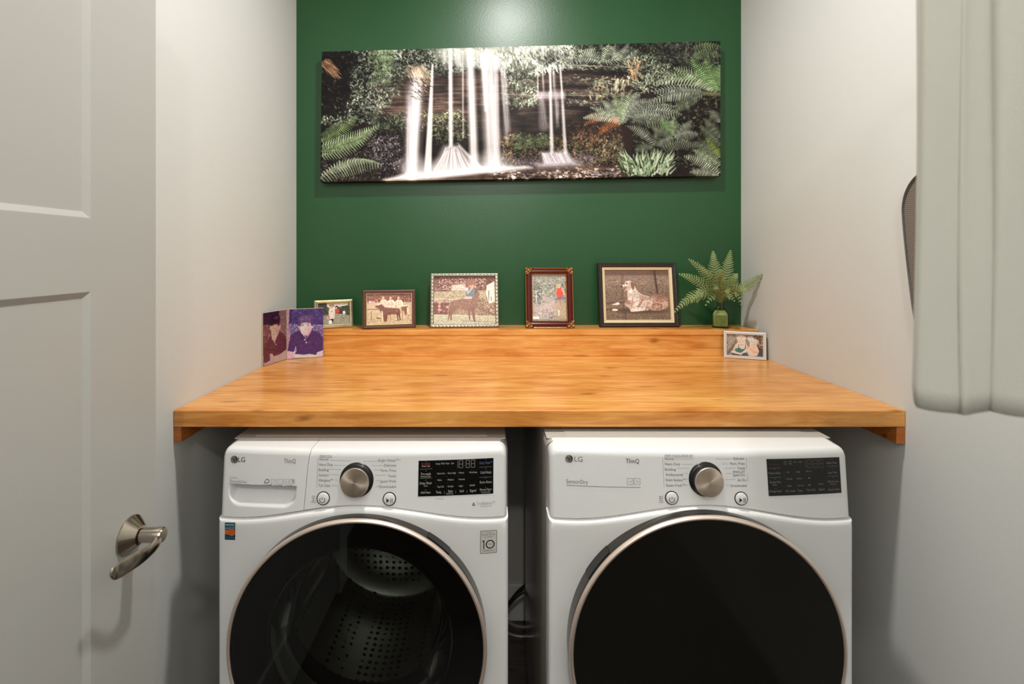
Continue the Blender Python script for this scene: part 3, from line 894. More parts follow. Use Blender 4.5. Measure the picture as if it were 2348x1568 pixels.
    fall(1285, 480, 1300, 640, 30, 50, 0.28, LV); fall(1333, 470, 1340, 770, 14, 18, 0.72); fall(1392, 470, 1408, 770, 12, 18, 0.62); fall(1362, 480, 1368, 640, 24, 16, 0.3, LV)
    p.poly([(1285, 772), (1420, 766), (1455, 825), (1300, 838)], (214, 206, 218), 0.72, 8)
    for k in range(26):
        x = 1290 + rng.random() * 130
        p.seg((x, 772 + rng.random() * 10), (x + 12 + rng.random() * 20, 826), 4, 3, WH if k % 3 else (150, 136, 156), 0.5, 1.5)
    p.poly([(1250, 828), (1480, 822), (1480, 840), (1270, 850)], (206, 196, 204), 0.5, 8)
    # mound and pool
    p.poly([(790, 735), (870, 733), (920, 800), (990, 862), (720, 885), (745, 820)], (196, 188, 192), 0.55, 10)
    for k in range(90):
        x = 800 + rng.random() * 70; e = (x - 835) * 2.6 + 835
        p.seg((x, 738 + rng.random() * 40), (e + rng.normal() * 6, 840 + rng.random() * 40), 4, 5, WH if k % 4 else (120, 108, 110), 0.42, 1.6)
    p.seg((870, 738), (985, 862), 6, 26, WH, 0.7, 5)
    p.poly([(486, 912), (600, 880), (740, 872), (1000, 846), (1210, 842), (1240, 850), (1040, 872), (760, 905), (500, 917)], (244, 240, 240), 0.92, 8)
    p.poly([(590, 860), (1080, 830), (1120, 850), (600, 890)], (240, 236, 238), 0.5, 18)
    for x, y, rx, ry, a_ in ((640, 850, 80, 60, .35), (720, 860, 60, 50, .3), (1040, 820, 90, 50, .4), (880, 840, 110, 50, .35), (1120, 845, 90, 22, .3), (1360, 830, 90, 24, .25)): p.ell(x, y, rx, ry, (240, 236, 238), a_, 22)
    p.specks([(590, 880), (1180, 846), (1180, 856), (590, 900)], 200, 26, 4, [(255, 252, 250), (214, 204, 208)], 0.0, 0.5)
    p.specks([(610, 400), (720, 400), (690, 500), (600, 500)], 60, 24, 5, [(60, 52, 48), (196, 178, 156), (90, 80, 72)], 0.6)
    # ferns --------------------------------------------------------------
    G1 = (168, 184, 146); G2 = (188, 196, 172); G3 = (158, 164, 148); G4 = (126, 134, 112); BR = (146, 180, 120)
    p.feather = 6.0
    p.poly([(1690, 640), (1740, 640), (1748, 800), (1716, 810)], (46, 32, 28), 0.95, 4)
    p.specks([(1760, 560), (2198, 420), (2198, 890), (1760, 800)], 1300, 16, 9, [(40, 34, 30), (24, 20, 18), (70, 72, 56), (92, 98, 76)])
    for a, b_, bd, w, c in [((1480, 315), (1560, 250), -.1, 26, G2), ((1590, 320), (1500, 255), .1, 26, G2), ((1600, 320), (1630, 228), 0, 24, G2), ((1605, 320), (1700, 250), .15, 24, G3),
                            ((1600, 322), (1460, 300), .15, 24, G3), ((1690, 310), (1640, 235), 0, 24, G2), ((1690, 310), (1730, 222), 0, 22, G3), ((1695, 312), (1780, 250), .1, 22, G3)]:
        p.frond(a, b_, bd, w, c, 14, 0.2)
    for a, b_ in [((2050, 250), (2198, 240)), ((2060, 290), (2198, 285)), ((2040, 330), (2120, 255))]:
        p.frond(a, b_, -0.1, 24, (120, 136, 96), 14, 0.3)
    for b_, bd, w, c in [((1868, 420), .12, 34, G2), ((1905, 385), .08, 36, G1), ((1960, 345), .05, 38, G1), ((2050, 305), .02, 40, BR), ((2120, 300), 0, 38, BR)]:
        p.frond((2196, 462), b_, bd, w, c, 26, 0.1)
    p.frond((2196, 440), (2196, 330), 0, 44, BR, 20, 0.1)
    p.seg((2080, 470), (2198, 476), 16, 24, (120, 118, 90), 0.8, 6)
    for b_, bd, w, c in [((1860, 470), .1, 34, G3), ((1900, 500), .08, 34, G3), ((1840, 520), .1, 30, G3), ((1960, 560), .05, 30, G4)]:
        p.frond((2110, 470), b_, bd, w, c, 22, 0.3)
    for b_, bd, w, c in [((1960, 540), -.12, 30, G3), ((2000, 580), -.1, 34, G3), ((1940, 600), -.06, 28, G3), ((2010, 640), -.02, 28, G4), ((1880, 500), -.12, 26, G3), ((1790, 470), -.1, 24, G3)]:
        p.frond((1740, 600), b_, bd, w, c, 26, 0.35)
    for b_, bd, w, c in [((1508, 602), .16, 22, (196, 170, 140)), ((1504, 635), .2, 20, (190, 130, 92)), ((1575, 690), .2, 20, (176, 110, 66)), ((1500, 598), .12, 24, G2), ((1536, 545), .1, 22, G2), ((1596, 510), .06, 26, G2),
                         ((1655, 478), .02, 28, G1), ((1700, 478), 0, 26, G1), ((1742, 462), -.02, 26, G1), ((1772, 468), -.06, 24, G2), ((1820, 500), -.1, 24, G3)]:
        p.frond((1700, 628), b_, bd, w, c, 24, 0.15)
    p.ell(1665, 610, 14, 12, (206, 140, 110), 0.8, 3)
    for a, b_, bd, w, c in [((1960, 690), (1900, 600), 0, 30, BR), ((1960, 690), (1960, 590), 0, 26, G1), ((1960, 700), (2050, 610), 0, 26, G3), ((1960, 700), (2080, 680), -.1, 26, G3), ((1955, 700), (1840, 640), .1, 26, G4),
                            ((1860, 740), (1725, 640), .15, 24, G3), ((1860, 740), (1760, 760), .1, 22, G4), ((1870, 740), (1960, 700), -.1, 24, G3), ((1865, 740), (1880, 650), 0, 24, G4), ((1900, 760), (2080, 740), -.15, 26, G4)]:
        p.frond(a, b_, bd, w, c, 20, 0.3)
    for a, b_, bd, w, c in [((2198, 740), (2090, 640), .1, 30, G4), ((2198, 700), (2110, 600), .1, 26, G4), ((2198, 620), (2140, 560), .1, 26, G3), ((2198, 800), (2060, 720), .12, 32, G4), ((2198, 840), (2060, 760), .1, 32, G1),
                            ((2198, 880), (2010, 790), .12, 30, G2), ((2190, 890), (2040, 870), .1, 24, G2), ((2198, 800), (2120, 700), .1, 24, (150, 170, 90))]:
        p.frond(a, b_, bd, w, c, 24, 0.35)
    for k in range(260):
        x = 1700 + rng.random() * 240; h_ = 110 - abs(x - 1840) * 0.5; y = 890 - rng.random() * 90
        a = -PI / 2 + (x - 1830) / 130 * 0.8 + rng.normal() * 0.35
        l = 34 + rng.random() * 22
        p.seg((x, y), (x + l * math.cos(a), y + l * math.sin(a)), 10, 2, [(128, 146, 114), (160, 174, 146), (88, 102, 76), (184, 194, 168), (40, 46, 34)][k % 5], 0.9)
    # near left ferns
    for a, b_, bd, w, c in [((165, 720), (350, 590), .06, 34, (144, 166, 114)), ((165, 690), (270, 620), .05, 24, (120, 142, 96)), ((165, 745), (462, 640), .05, 40, G1), ((165, 795), (430, 655), .06, 40, G1), ((165, 770), (400, 690), .02, 30, (142, 160, 112))]:
        p.frond(a, b_, bd, w, c, 30, 0.15)
    p.frond((160, 915), (478, 838), -.18, 44, G1, 30, 0.75)
    p.frond((168, 900), (430, 822), -.1, 22, G2, 26, 0.3)
    p.poly([(700, 236), (1420, 216), (1400, 270), (760, 285)], (236, 238, 226), 0.32, 26)
    p.a = np.clip((p.a - 0.045) * 1.14, 0, 1)
    TLp, TRp, BRp, BLp = (738, 118.5), (1652, 94), (1652, 403), (734.5, 417)
    yf = YB - 0.045
    cr = [at(*TLp, yf), at(*TRp, yf), at(*BRp, yf), at(*BLp, yf)]
    o = pic_obj('canvas_picture', p, cr, M_PRINT, extra=(0, 0.0445, 0))
    tag(o, 'wide frameless canvas print of a forest waterfall hanging on the green wall', 'picture')
canvas()

# ================================================================== WASHER AND DRYER
class Machine:
    def __init__(s, kind, xc, hw, F, top, seam_c, seam_e, door_z, door_r, lab):
        s.kind, s.xc, s.hw, s.F, s.top, s.sc, s.se, s.dz, s.dr = kind, xc, hw, F, top, seam_c, seam_e, door_z, door_r
        s.ddx = -0.0020 if kind == 'washing_machine' else -0.0060
        s.cw = hw - 0.004                      # half width of the control panel
        s.root = thing(kind, lab[0], lab[1], (xc, F, 0.0))
    def seam(s, x):
        t = min(1, abs(x) / 0.305)
        return s.se + (s.sc - s.se) * 0.5 * (1 + math.cos(PI * t))
    def yf(s, x, z):
        a = abs(x) / s.cw
        y = -(0.004 + 0.020 * (1 - a * a)) - 0.012 * (s.top - z) / 0.14
        re = 0.012; e = abs(x) - (s.cw - re)
        if e > 0: y += re - math.sqrt(max(0, re * re - e * e))
        return y
    def yp(s, x, z):
        """bowed lower front panel"""
        a = min(1, abs(x) / s.hw)
        t = min(1, max(0, (s.sc - z) / 0.20)); t = t * t * (3 - 2 * t)
        return -0.0215 - 0.020 * (1 - a * a) * (1 - 0.85 * t)
    def face(s, px, py):
        """point on the control panel face seen at a photo position -> local x, z"""
        y = -0.02
        for _ in range(5):
            Y = s.F + y
            x = (px - VX) * Y / F_PX - s.xc; z = CAM_Z - (py - VY) * Y / F_PX
            y = s.yf(max(-s.cw, min(s.cw, x)), z)
        return x, z
    def P(s, x, z, off=0.0006):
        return (x, s.yf(x, z) - off, z)
    def mpp(s): return (s.F - 0.022) / F_PX    # metres per photo pixel at the face

def bx(lst, k):
    return [a + (b - a) * (i / k) for a, b in zip(lst[:-1], lst[1:]) for i in range(k)] + [lst[-1]]

def console_rows(M, xs_fn, nz=26, cols=(0.0, 1.0), ncol=70, cap_l=True, cap_r=True, recess=None, zlist=None):
    """grid of the curved control panel. xs_fn(t, z) -> x; returns list of columns"""
    ru = 0.020
    us = [cols[0] + (cols[1] - cols[0]) * (0.5 - 0.5 * math.cos(PI * i / ncol)) for i in range(ncol + 1)]
    out = []
    zt0 = M.top - 0.013
    def column(u, side=False):
        col = []
        x0 = xs_fn(u, M.top)
        e = abs(x0) - (M.cw - ru)
        dz = ru - math.sqrt(max(0, ru * ru - e * e)) if e > 0 else 0
        f = M.yf(x0, M.top)
        for yo, zo in ((None, 0.0), (0.014, 0.0010), (0.0075, 0.0024), (0.0030, 0.0050), (0.0008, 0.0085)):
            y = 0.05 if yo is None else f + yo
            col.append((x0, y, M.top - zo - dz))
        zl = zlist or [i / nz for i in range(nz + 1)]
        for q in zl:
            zz = zt0 - dz
            sm = M.seam(xs_fn(u, zt0)) + 0.004
            z = zz + (sm - zz) * q
            x = xs_fn(u, z)
            y = M.yf(x, z)
            if recess: y += recess(x, z)
            col.append((x, y, z))
        x, y, z = col[-1]
        col.append((x, y + 0.003, z - 0.003)); col.append((x, y + 0.008, z - 0.0035)); col.append((x, 0.012, z - 0.0035))
        if side:
            col = [(p[0], 0.05, p[2]) for p in col]
        return col
    if cap_l: out.append(column(us[0], True))
    for u in us: out.append(column(u))
    if cap_r: out.append(column(us[-1], True))
    return out

def lettering(M, name, items, material, parent=None, mapper=None):
    """items: (text, px, py(baseline), height_px, align, angle, width_px or None)"""
    mb = MB()
    for it in items:
        tx, px, py, hp = it[:4]
        al = it[4] if len(it) > 4 else 'l'
        wp = it[5] if len(it) > 5 else None
        V, Fc, w = text_mesh(tx)
        if not V: continue
        k = M.mpp()
        x0, z0 = M.face(px, py)
        sc = hp * k / 0.72
        sx = sc if wp is None else wp * k / max(w, 1e-6)
        sh = {'l': 0.0, 'c': 0.5, 'r': 1.0}[al] * w
        mb.add([M.P(x0 + (v.x - sh) * sx, z0 + v.y * sc, 0.0009) for v in V], Fc)
    return mb.build(name, material, parent or M.root, fixn=False)

def strokes(M, name, segs, material, parent=None, wpx=1.2, off=0.0009):
    mb = MB()
    k = M.mpp()
    for a, b in segs:
        x0, z0 = M.face(*a); x1, z1 = M.face(*b)
        n = max(1, int(math.hypot(x1 - x0, z1 - z0) / 0.02))
        d = Vector((x1 - x0, z1 - z0)); 
        if d.length < 1e-6: continue
        d.normalize(); nn = Vector((-d.y, d.x)) * (wpx * k / 2)
        rows = []
        for i in range(n + 1):
            t = i / n; x = x0 + (x1 - x0) * t; z = z0 + (z1 - z0) * t
            rows.append([M.P(x + nn.x, z + nn.y, off), M.P(x - nn.x, z - nn.y, off)])
        mb.rows(rows)
    return mb.build(name, material, parent or M.root, fixn=False)

def arc_pts(cx, cy, r, a0, a1, n=16):
    return [(cx + r * math.cos(a0 + (a1 - a0) * i / n), cy + r * math.sin(a0 + (a1 - a0) * i / n)) for i in range(n + 1)]
def polyline(pts): return list(zip(pts[:-1], pts[1:]))

def disc_on(M, px, py, rpx, off, name, material, parent=None):
    x0, z0 = M.face(px, py); r = rpx * M.mpp()
    mb = MB(); n = 32
    mb.add([M.P(x0 + r * math.cos(2 * PI * i / n), z0 + r * math.sin(2 * PI * i / n), off) for i in range(n)], [tuple(range(n))])
    return mb.build(name, material, parent or M.root, fixn=False)

def emblem(M, px, py, r):
    b = disc_on(M, px, py, r, 0.0007, 'round_emblem', mat('emblem_grey', rgb(150, 144, 138), 0.35, 0.4))
    s = polyline(arc_pts(px + 0.5, py, r * 0.68, -1.1, 0.0)) + [((px + r * 0.68, py), (px + r * 0.15, py))]
    s += [((px - r * 0.05, py - r * 0.42), (px - r * 0.05, py + r * 0.42)), ((px - r * 0.05, py + r * 0.42), (px + r * 0.30, py + r * 0.42))]
    s += polyline(arc_pts(px, py, r * 0.93, -1.4, 1.2))
    strokes(M, 'emblem_face', s, M_INKD, b, 1.9, 0.0012)
    disc_on(M, px - r * 0.42, py - r * 0.28, 1.5, 0.0012, 'emblem_dot', M_INKD, b)

TILT = math.atan(0.012 / 0.14)
def untilt(o, b):
    o.parent = b; o.matrix_parent_inverse = (Matrix.Translation(b.location) @ Matrix.Rotation(b.rotation_euler.x, 4, 'X')).inverted()
def marks(M, name, segs, material, parent, wpx):
    a, b, c = dq(.21, .5)[0], dq(.79, .5)[0], dq(.5, .85)[1]
    kinds = {'left': [], 'right': [], 'low': [], 'dots': []}
    for q in segs:
        k = 'left' if q[0][0] < a else 'right' if q[0][0] > b else 'low' if q[0][1] > c else 'dots'
        kinds[k].append(q)
    for k in kinds.values():
        if k: strokes(M, name, k, material, parent, wpx)
def push_button(M, px, py, icon):
    x0, z0 = M.face(px, py); k = M.mpp()
    y0 = M.yf(x0, z0)
    mb = MB()
    mb.lathe([(15.2 * k, 0.001), (15.2 * k, -0.0012), (13.2 * k, -0.0012), (13.0 * k, 0.001)], (0, 0, 0), 'y', 40)
    ring = mb.build('button_ring', M_DKMET, M.root, loc=(x0, y0, z0)); ring.rotation_euler.x = -TILT; smooth_by_angle(ring, 30)
    mb = MB()
    mb.lathe([(13.0 * k, 0.001), (13.0 * k, -0.002), (12.2 * k, -0.0034), (10.5 * k, -0.0040), (0.0005, -0.0044)], (0, 0, 0), 'y', 40, cap1=True)
    b = mb.build('push_button', M_ENAM2, M.root, loc=(x0, y0, z0)); b.rotation_euler.x = -TILT; smooth_by_angle(b, 40)
    off = 0.0052
    if icon == 'power':
        s = polyline(arc_pts(px - 1, py + 2, 6, -PI / 2 + 0.75, 1.5 * PI - 0.75, 18)) + [((px - 1, py - 5), (px - 1, py + 1))]
        untilt(strokes(M, 'power_symbol', s, M_INK, b, 1.6, off), b)
    else:
        mb = MB()
        pts = [M.face(px - 6, py - 4), M.face(px + 0.5, py + 1.5), M.face(px - 6, py + 7)]
        mb.add([M.P(x, z, off) for x, z in pts], [(0, 1, 2)])
        untilt(mb.build('play_symbol', M_INKD, b, fixn=False), b)
        untilt(strokes(M, 'pause_symbol', [((px + 4, py - 4), (px + 4, py + 7)), ((px + 7.5, py - 4), (px + 7.5, py + 7))], M_INK, b, 1.5, off), b)
    return b

def display(M, corners):
    c = [M.face(*p) for p in corners]
    mb = MB(); rows = []
    for i in range(13):
        r = []
        for j in range(5):
            u, v = i / 12, j / 4
            x = (1 - u) * (1 - v) * c[0][0] + u * (1 - v) * c[1][0] + u * v * c[2][0] + (1 - u) * v * c[3][0]
            z = (1 - u) * (1 - v) * c[0][1] + u * (1 - v) * c[1][1] + u * v * c[2][1] + (1 - u) * v * c[3][1]
            r.append(M.P(x, z, 0.0007))
        rows.append(r)
    mb.rows(rows)
    return mb.build('display', M_BLACKG, M.root, smooth=True, fixn=False)

def quadpx(corners):
    def f(u, v):
        return tuple((1 - u) * (1 - v) * a + u * (1 - v) * b + u * v * c + (1 - u) * v * d for a, b, c, d in zip(*corners))
    return f

def knob(M, px, py, tick):
    x0, z0 = M.face(px, py); k = M.mpp(); y0 = M.yf(x0, z0)
    mb = MB()
    mb.lathe([(38.5 * k, 0.004), (38.5 * k, -0.001), (37.6 * k, -0.0022), (33.5 * k, -0.0030), (32.5 * k, -0.004), (32.0 * k, -0.018)], (0, 0, 0), 'y', 64)
    kb = mb.build('selector_knob', M_BLACKP, M.root, loc=(x0, y0, z0)); kb.rotation_euler.x = -TILT; smooth_by_angle(kb, 35)
    mb = MB()
    mb.lathe([(32.0 * k, -0.0165), (32.0 * k, -0.0195), (31.2 * k, -0.0208), (30.4 * k, -0.0210), (15 * k, -0.0210), (0.0003, -0.0210)], (0, 0, 0), 'y', 96, cap1=True)
    cp = mb.build('knob_cap', M_KNOB, kb); smooth_by_angle(cp, 30)
    mb = MB()
    a = tick
    d = Vector((math.cos(a), math.sin(a))); n = Vector((-d.y, d.x)) * 0.8 * k
    mb.add([(d.x * r * k + n.x * s_, -0.0046 if r < 33 else -0.0034, d.y * r * k + n.y * s_) for r, s_ in ((32.8, 1), (32.8, -1), (37, -1), (37, 1))], [(0, 1, 2, 3)])
    mb.build('knob_pointer', M_INKW, kb, fixn=False)

def build_body(M, hole):
    hw, F = M.hw, M.F
    R = M.root
    # cabinet shell, open at the front
    mb = MB()
    prof = []
    r = 0.018
    zt = M.top - 0.0015
    rect = [(-hw, 0.03), (hw, 0.03), (hw, zt - r)] + [(hw - r + r * math.cos(a), zt - r + r * math.sin(a)) for a in [PI / 8 * k for k in range(1, 5)]] + \
           [(-hw + r - r * math.sin(a), zt - r + r * math.cos(a)) for a in [PI / 8 * k for k in range(0, 4)]] + [(-hw, zt - r)]
    ys = (0.03, 0.10, 0.64)
    o = 0
    mb.rows([[(x, y, z) for x, z in rect] for y in ys], True)
    n = len(rect)
    mb.f.append(tuple(2 * n + i for i in range(n)))
    up = [(x, z) for x, z in rect if z > 0.1]
    mb.add([(up[0][0], 0.036, 0.80)] + [(x, 0.036, z) for x, z in up] + [(up[-1][0], 0.036, 0.80)], [tuple(range(len(up) + 2))])
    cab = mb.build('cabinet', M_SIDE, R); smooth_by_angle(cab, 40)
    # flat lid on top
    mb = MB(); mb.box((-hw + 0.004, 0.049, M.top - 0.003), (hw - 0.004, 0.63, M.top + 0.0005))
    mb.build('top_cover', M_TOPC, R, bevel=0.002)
    mb = MB(); mb.box((-hw + 0.05, 0.062, M.top - 0.001), (hw - 0.05, 0.56, M.top + 0.0018))
    mb.build('top_ridge', M_TOPC, R, bevel=0.0012)
    for sx in (-1, 1):
        for y in (0.08, 0.58):
            m2 = MB(); m2.lathe([(0.02, 0.0), (0.024, 0.004), (0.018, 0.03)], (sx * (hw - 0.06), y, 0), 'z', 20, True, True)
            m2.build('foot', M_RUBBER, R, smooth=False)
    # front panel
    mb = MB()
    N = 192
    cz = M.dz
    angs = [2 * PI * k / N for k in range(N)]
    cor = [math.atan2(dz_, dx_) % (2 * PI) for dx_, dz_ in ((hw, M.se - cz), (-hw, M.se - cz), (-hw, 0.045 - cz), (hw, 0.045 - cz))]
    for c in cor:
        i = min(range(N), key=lambda q: abs(angs[q] - c)); angs[i] = c
    def outer(a, ins):
        dx, dz_ = math.cos(a), math.sin(a)
        w = hw - 0.0005 - ins
        t = 2.0
        if abs(dx) > 1e-9: t = min(t, w / abs(dx))
        if dz_ < 0: t = min(t, (0.045 + ins - cz) / dz_)
        if dz_ > 0:
            lo, hi = 0.2, t
            if cz + hi * dz_ > M.seam(hi * dx) - ins:
                for _ in range(40):
                    md = (lo + hi) / 2
                    if cz + md * dz_ > M.seam(md * dx) - ins: hi = md
                    else: lo = md
                t = lo
        return dx * t, cz + dz_ * t
    rows = []
    rings = [(hole, 0.03, 0), (hole, 0.004, 1), (hole + 0.004, 0.0, 1)]
    for rr, y, q in rings: rows.append([(rr * math.cos(a), y + q * M.yp(rr * math.cos(a), cz + rr * math.sin(a)), cz + rr * math.sin(a)) for a in angs])
    O = [outer(a, 0.012) for a in angs]
    for t in [k / 12 for k in range(1, 13)]:
        r_ = []
        for a, o_ in zip(angs, O):
            x = (hole + 0.004) * math.cos(a) * (1 - t) + o_[0] * t; z = (cz + (hole + 0.004) * math.sin(a)) * (1 - t) + o_[1] * t
            r_.append((x, M.yp(x, z), z))
        rows.append(r_)
    for ins, y, q in ((0.007, 0.0008, 1), (0.003, 0.0034, 1), (0.0008, 0.008, 1), (0.0, 0.014, 1), (0.0, 0.034, 0)):
        rows.append([(p[0], y + q * M.yp(p[0], p[1]), p[1]) for p in (outer(a, ins) for a in angs)])
    mb.rows(rows, True)
    fp = mb.build('front_panel', M_ENAM, R); smooth_by_angle(fp, 40)

def build_door(M, glass, pocket_ang):
    R = M.root; c = (M.ddx, -0.010, M.dz); r = M.dr
    mb = MB()
    mb.lathe([(r - 0.002, 0.012), (r - 0.002, -0.008), (r - 0.0015, -0.022), (r - 0.001, -0.038), (r - 0.0005, -0.052), (r - 0.002, -0.055), (r - 0.016, -0.054)], c, 'y', 160)
    d = mb.build('door', M_DKMET, R); smooth_by_angle(d, 35)
    mb = MB()
    mb.lathe([(r - 0.0025, -0.050), (r + 0.0005, -0.054), (r + 0.0008, -0.058), (r - 0.001, -0.0612), (r - 0.003, -0.0630), (r - 0.0060, -0.0628), (r - 0.0082, -0.060), (r - 0.0095, -0.055)], c, 'y', 160)
    t = mb.build('trim_ring', M_ROSE, d); smooth_by_angle(t, 50)
    mb = MB()
    rg = r - 0.0078
    mb.lathe([(rg * k, -0.0600 - 0.004 * (1 - k * k)) for k in (1.0, 0.9, 0.75, 0.55, 0.35, 0.15, 0.002)], c, 'y', 160, cap1=True)
    g = mb.build('door_glass', glass, d, smooth=True)
    mb = MB(); mb.lathe([(r - 0.013, -0.0545), (r - 0.02, -0.051), (0.222, -0.046), (0.214, -0.036), (0.212, 0.02)], c, 'y', 120)
    ip = mb.build('inner_plate', M_BLACKP, d); smooth_by_angle(ip, 35)
    # finger pocket on the rim
    mb = MB()
    rows = []
    for i in range(13):
        a = pocket_ang[0] + (pocket_ang[1] - pocket_ang[0]) * i / 12
        rows.append([(M.ddx + rr * math.cos(a), y - 0.010, M.dz + rr * math.sin(a)) for rr, y in ((r - 0.001, -0.008), (r - 0.0005, -0.016), (r + 0.0003, -0.034), (r + 0.001, -0.047))])
    mb.rows(rows)
    mb.build('finger_pocket', M_BLACKP, d, smooth=True)

# ------------------------------------------------------------------ washer
W_ = Machine('washing_machine', -0.2900, 0.3412, 1.165, 1.0035, 0.8764, 0.8420, 0.5725, 0.2925,
             ('white front-load washing machine, left of the pair, with detergent drawer and see-through door', 'washing machine'))
build_body(W_, 0.205)
# drawer / panel split line, slanted in the lip
xa = W_.face(697, 1165); xb = W_.face(706, 1070); 
def xsplit(z):
    t = (z - xa[1]) / (xb[1] - xa[1])
    x = xa[0] + (xb[0] - xa[0]) * min(t, 1)
    if t > 1: x += (t - 1) * 0.012
    return x
cw = W_.cw
mb = MB()
mb.rows(console_rows(W_, lambda u, z: (xsplit(z) + 0.0006) + (cw - xsplit(z) - 0.0006) * u, ncol=80, cap_l=True, cap_r=True))
cp = mb.build('control_panel', M_ENAM2, W_.root); smooth_by_angle(cp, 40)
# drawer with scooped handle
hL, hT = W_.face(529, 1108.5); hR, _ = W_.face(676, 1116); _, hB = W_.face(600, 1159)
def scoop(x, z):
    tz = hT - 0.0 * x
    if z >= tz - 0.0002 or x <= hL - 0.004 or x >= hR + 0.004: 
        return 0.0
    # rounded lower corners
    rr = 0.026
    cx0, cx1, cz0 = hL + rr, hR - rr, hB + rr
    dx = max(cx0 - x, 0, x - cx1); dz_ = max(cz0 - z, 0)
    if z > cz0: sd = max(hL - x, x - hR)
    else: sd = math.hypot(dx, dz_) - rr
    if sd > 0.004: return 0.0
    e = min(1, max(0, (0.004 - sd) / 0.009)); e = e * e * (3 - 2 * e)
    fall = min(1, max(0.0, (tz - z) / max(tz - hB, 1e-4)))
    return e * (0.006 + 0.050 * max(0, 1 - fall / 0.85))
zt0 = W_.top - 0.013; zb0 = W_.se + 0.004
zl = sorted(set([i / 60 for i in range(61)] + [(zt0 - (hT + d)) / (zt0 - zb0) for d in (0.0006, 0.0001, -0.0004, -0.001)]))
mb = MB()
mb.rows(console_rows(W_, lambda u, z: -cw + (xsplit(z) - 0.0006 + cw) * u, ncol=120, cap_l=True, cap_r=True, recess=scoop, zlist=zl))
dr = mb.build('detergent_drawer', M_ENAM2, W_.root); smooth_by_angle(dr, 30)
build_door(W_, M_DGLASS, (0.78, 1.00))

# drum and its parts behind the door glass
def drum(M):
    c = (M.ddx, 0, M.dz)
    mb = MB(); mb.lathe([(0.205, 0.030), (0.212, 0.034), (0.230, 0.050), (0.232, 0.075), (0.214, 0.082), (0.216, 0.095)], c, 'y', 96)
    g = mb.build('door_gasket', M_RUBBER, M.root, smooth=True)
    mb = MB(); mb.lathe([(0.214, 0.082), (0.255, 0.10), (0.262, 0.13), (0.262, 0.44), (0.250, 0.47), (0.12, 0.455), (0.05, 0.44), (0.002, 0.44)], c, 'y', 96, cap1=True)
    d = mb.build('drum', M_PERF, M.root, smooth=True)
    for k in range(3):
        a = PI / 2 - 0.25 + k * 2 * PI / 3
        mb = MB(); rows = []
        for i in range(9):
            y = 0.13 + 0.28 * i / 8
            h = 0.062 * math.sin(PI * min(1, max(0, (i + 0.6) / 9.2))) ** 0.5
            row = []
            for j in range(9):
                q = -1 + 2 * j / 8
                b = a + q * 0.20
                rr = 0.260 - h * (1 - abs(q) ** 2.4)
                row.append((M.ddx + rr * math.cos(b), y, M.dz + rr * math.sin(b)))
            rows.append(row)
        mb.rows(rows)
        mb.build('drum_paddle', M_STEEL, d, smooth=True)
    # clear inner bowl of the door
    mb = MB(); mb.lathe([(0.210, -0.040), (0.200, -0.020), (0.188, 0.04), (0.175, 0.085), (0.14, 0.105), (0.06, 0.10), (0.002, 0.095)], c, 'y', 96, cap1=True)
    mb.build('inner_bowl', tinted_glass('bowl_glass', (0.88, 0.9, 0.88, 1), ior=1.18, rough=0.03), M.root, smooth=True)
drum(W_)

emblem(W_, 537, 1053, 8.6)
lettering(W_, 'brand_lettering', [('LG', 546.5, 1058.5, 11.5, 'l', 16.5)], M_INKD)
lettering(W_, 'badge_lettering', [('ThinQ', 651, 1061, 10, 'l', 28)], M_INK)
lettering(W_, 'motor_lettering', [('Inverter', 528, 1096, 4.5, 'l', 18), ('DirectDrive', 527, 1106, 7.5, 'l', 41)], M_INKL)
ic = []
for x0 in (622, 637, 651, 665):
    ic += [((x0, 1098), (x0 + 11, 1098.6)), ((x0 + 11, 1098.6), (x0 + 11, 1109.5)), ((x0 + 11, 1109.5), (x0, 1109)), ((x0, 1109), (x0, 1098))]
strokes(W_, 'feature_icons', ic + [((625, 1105), (631, 1101)), ((641, 1101), (643, 1107)), ((655, 1101), (657, 1107)), ((655, 1107), (658, 1102))], M_INKL, None, 0.7)
strokes(W_, 'swirl_icon', polyline(arc_pts(613, 1102.5, 4.2, -2.6, 1.8)) + polyline(arc_pts(609, 1105, 2.6, 0, 5)), M_INKD, None, 1.3)
strokes(W_, 'swirl_icon', polyline(arc_pts(671, 1103, 2.6, -2.4, 2.2)), M_INKD, None, 1.3)
for side_ in 'lr': lettering(W_, 'cycle_lettering', [q for q in [
    ('STEAM CYCLE', 733, 1047.5, 4.6, 'l', 28), ('Normal', 733, 1055, 5.5, 'l', 20), ('Heavy Duty', 732, 1067.5, 6.2, 'l', 32), ('Bedding', 731, 1079.5, 6.2, 'l', 23), ('Sanitary', 731, 1091.5, 6.2, 'l', 23),
    ('Allergiene™', 730.5, 1103.5, 6.2, 'l', 33), ('Tub Clean', 730, 1115.5, 6.2, 'l', 27),
    ('Bright Whites™ !', 918, 1058, 6.2, 'r', 50), ('Delicates', 908.5, 1069, 6, 'r', 27), ('Perm. Press', 908.5, 1081, 6, 'r', 35), ('Towels', 908.5, 1093.5, 6, 'r', 19), ('Speed Wash', 908, 1105.5, 6, 'r', 36), ('Downloaded', 908, 1118, 6, 'r', 38)] if q[4] == side_], M_INK)
cs = [((733, 1048.6), (762, 1049)), ((729.5, 1050), (726.5, 1116))]
for (xl, y, xr) in ((757, 1056, 805), (766, 1067, 792), (755, 1076, 783), (756, 1088, 777), (768, 1100.5, 775), (760, 1113.5, 776)): cs.append(((xl, y - 1), (xr, y)))
for (xl, y, xr) in ((834, 1057, 866), (852, 1067, 880), (856, 1077, 872), (860, 1089, 886), (862, 1101.5, 870), (862, 1114.5, 869)): cs.append(((xl, y), (xr, y)))
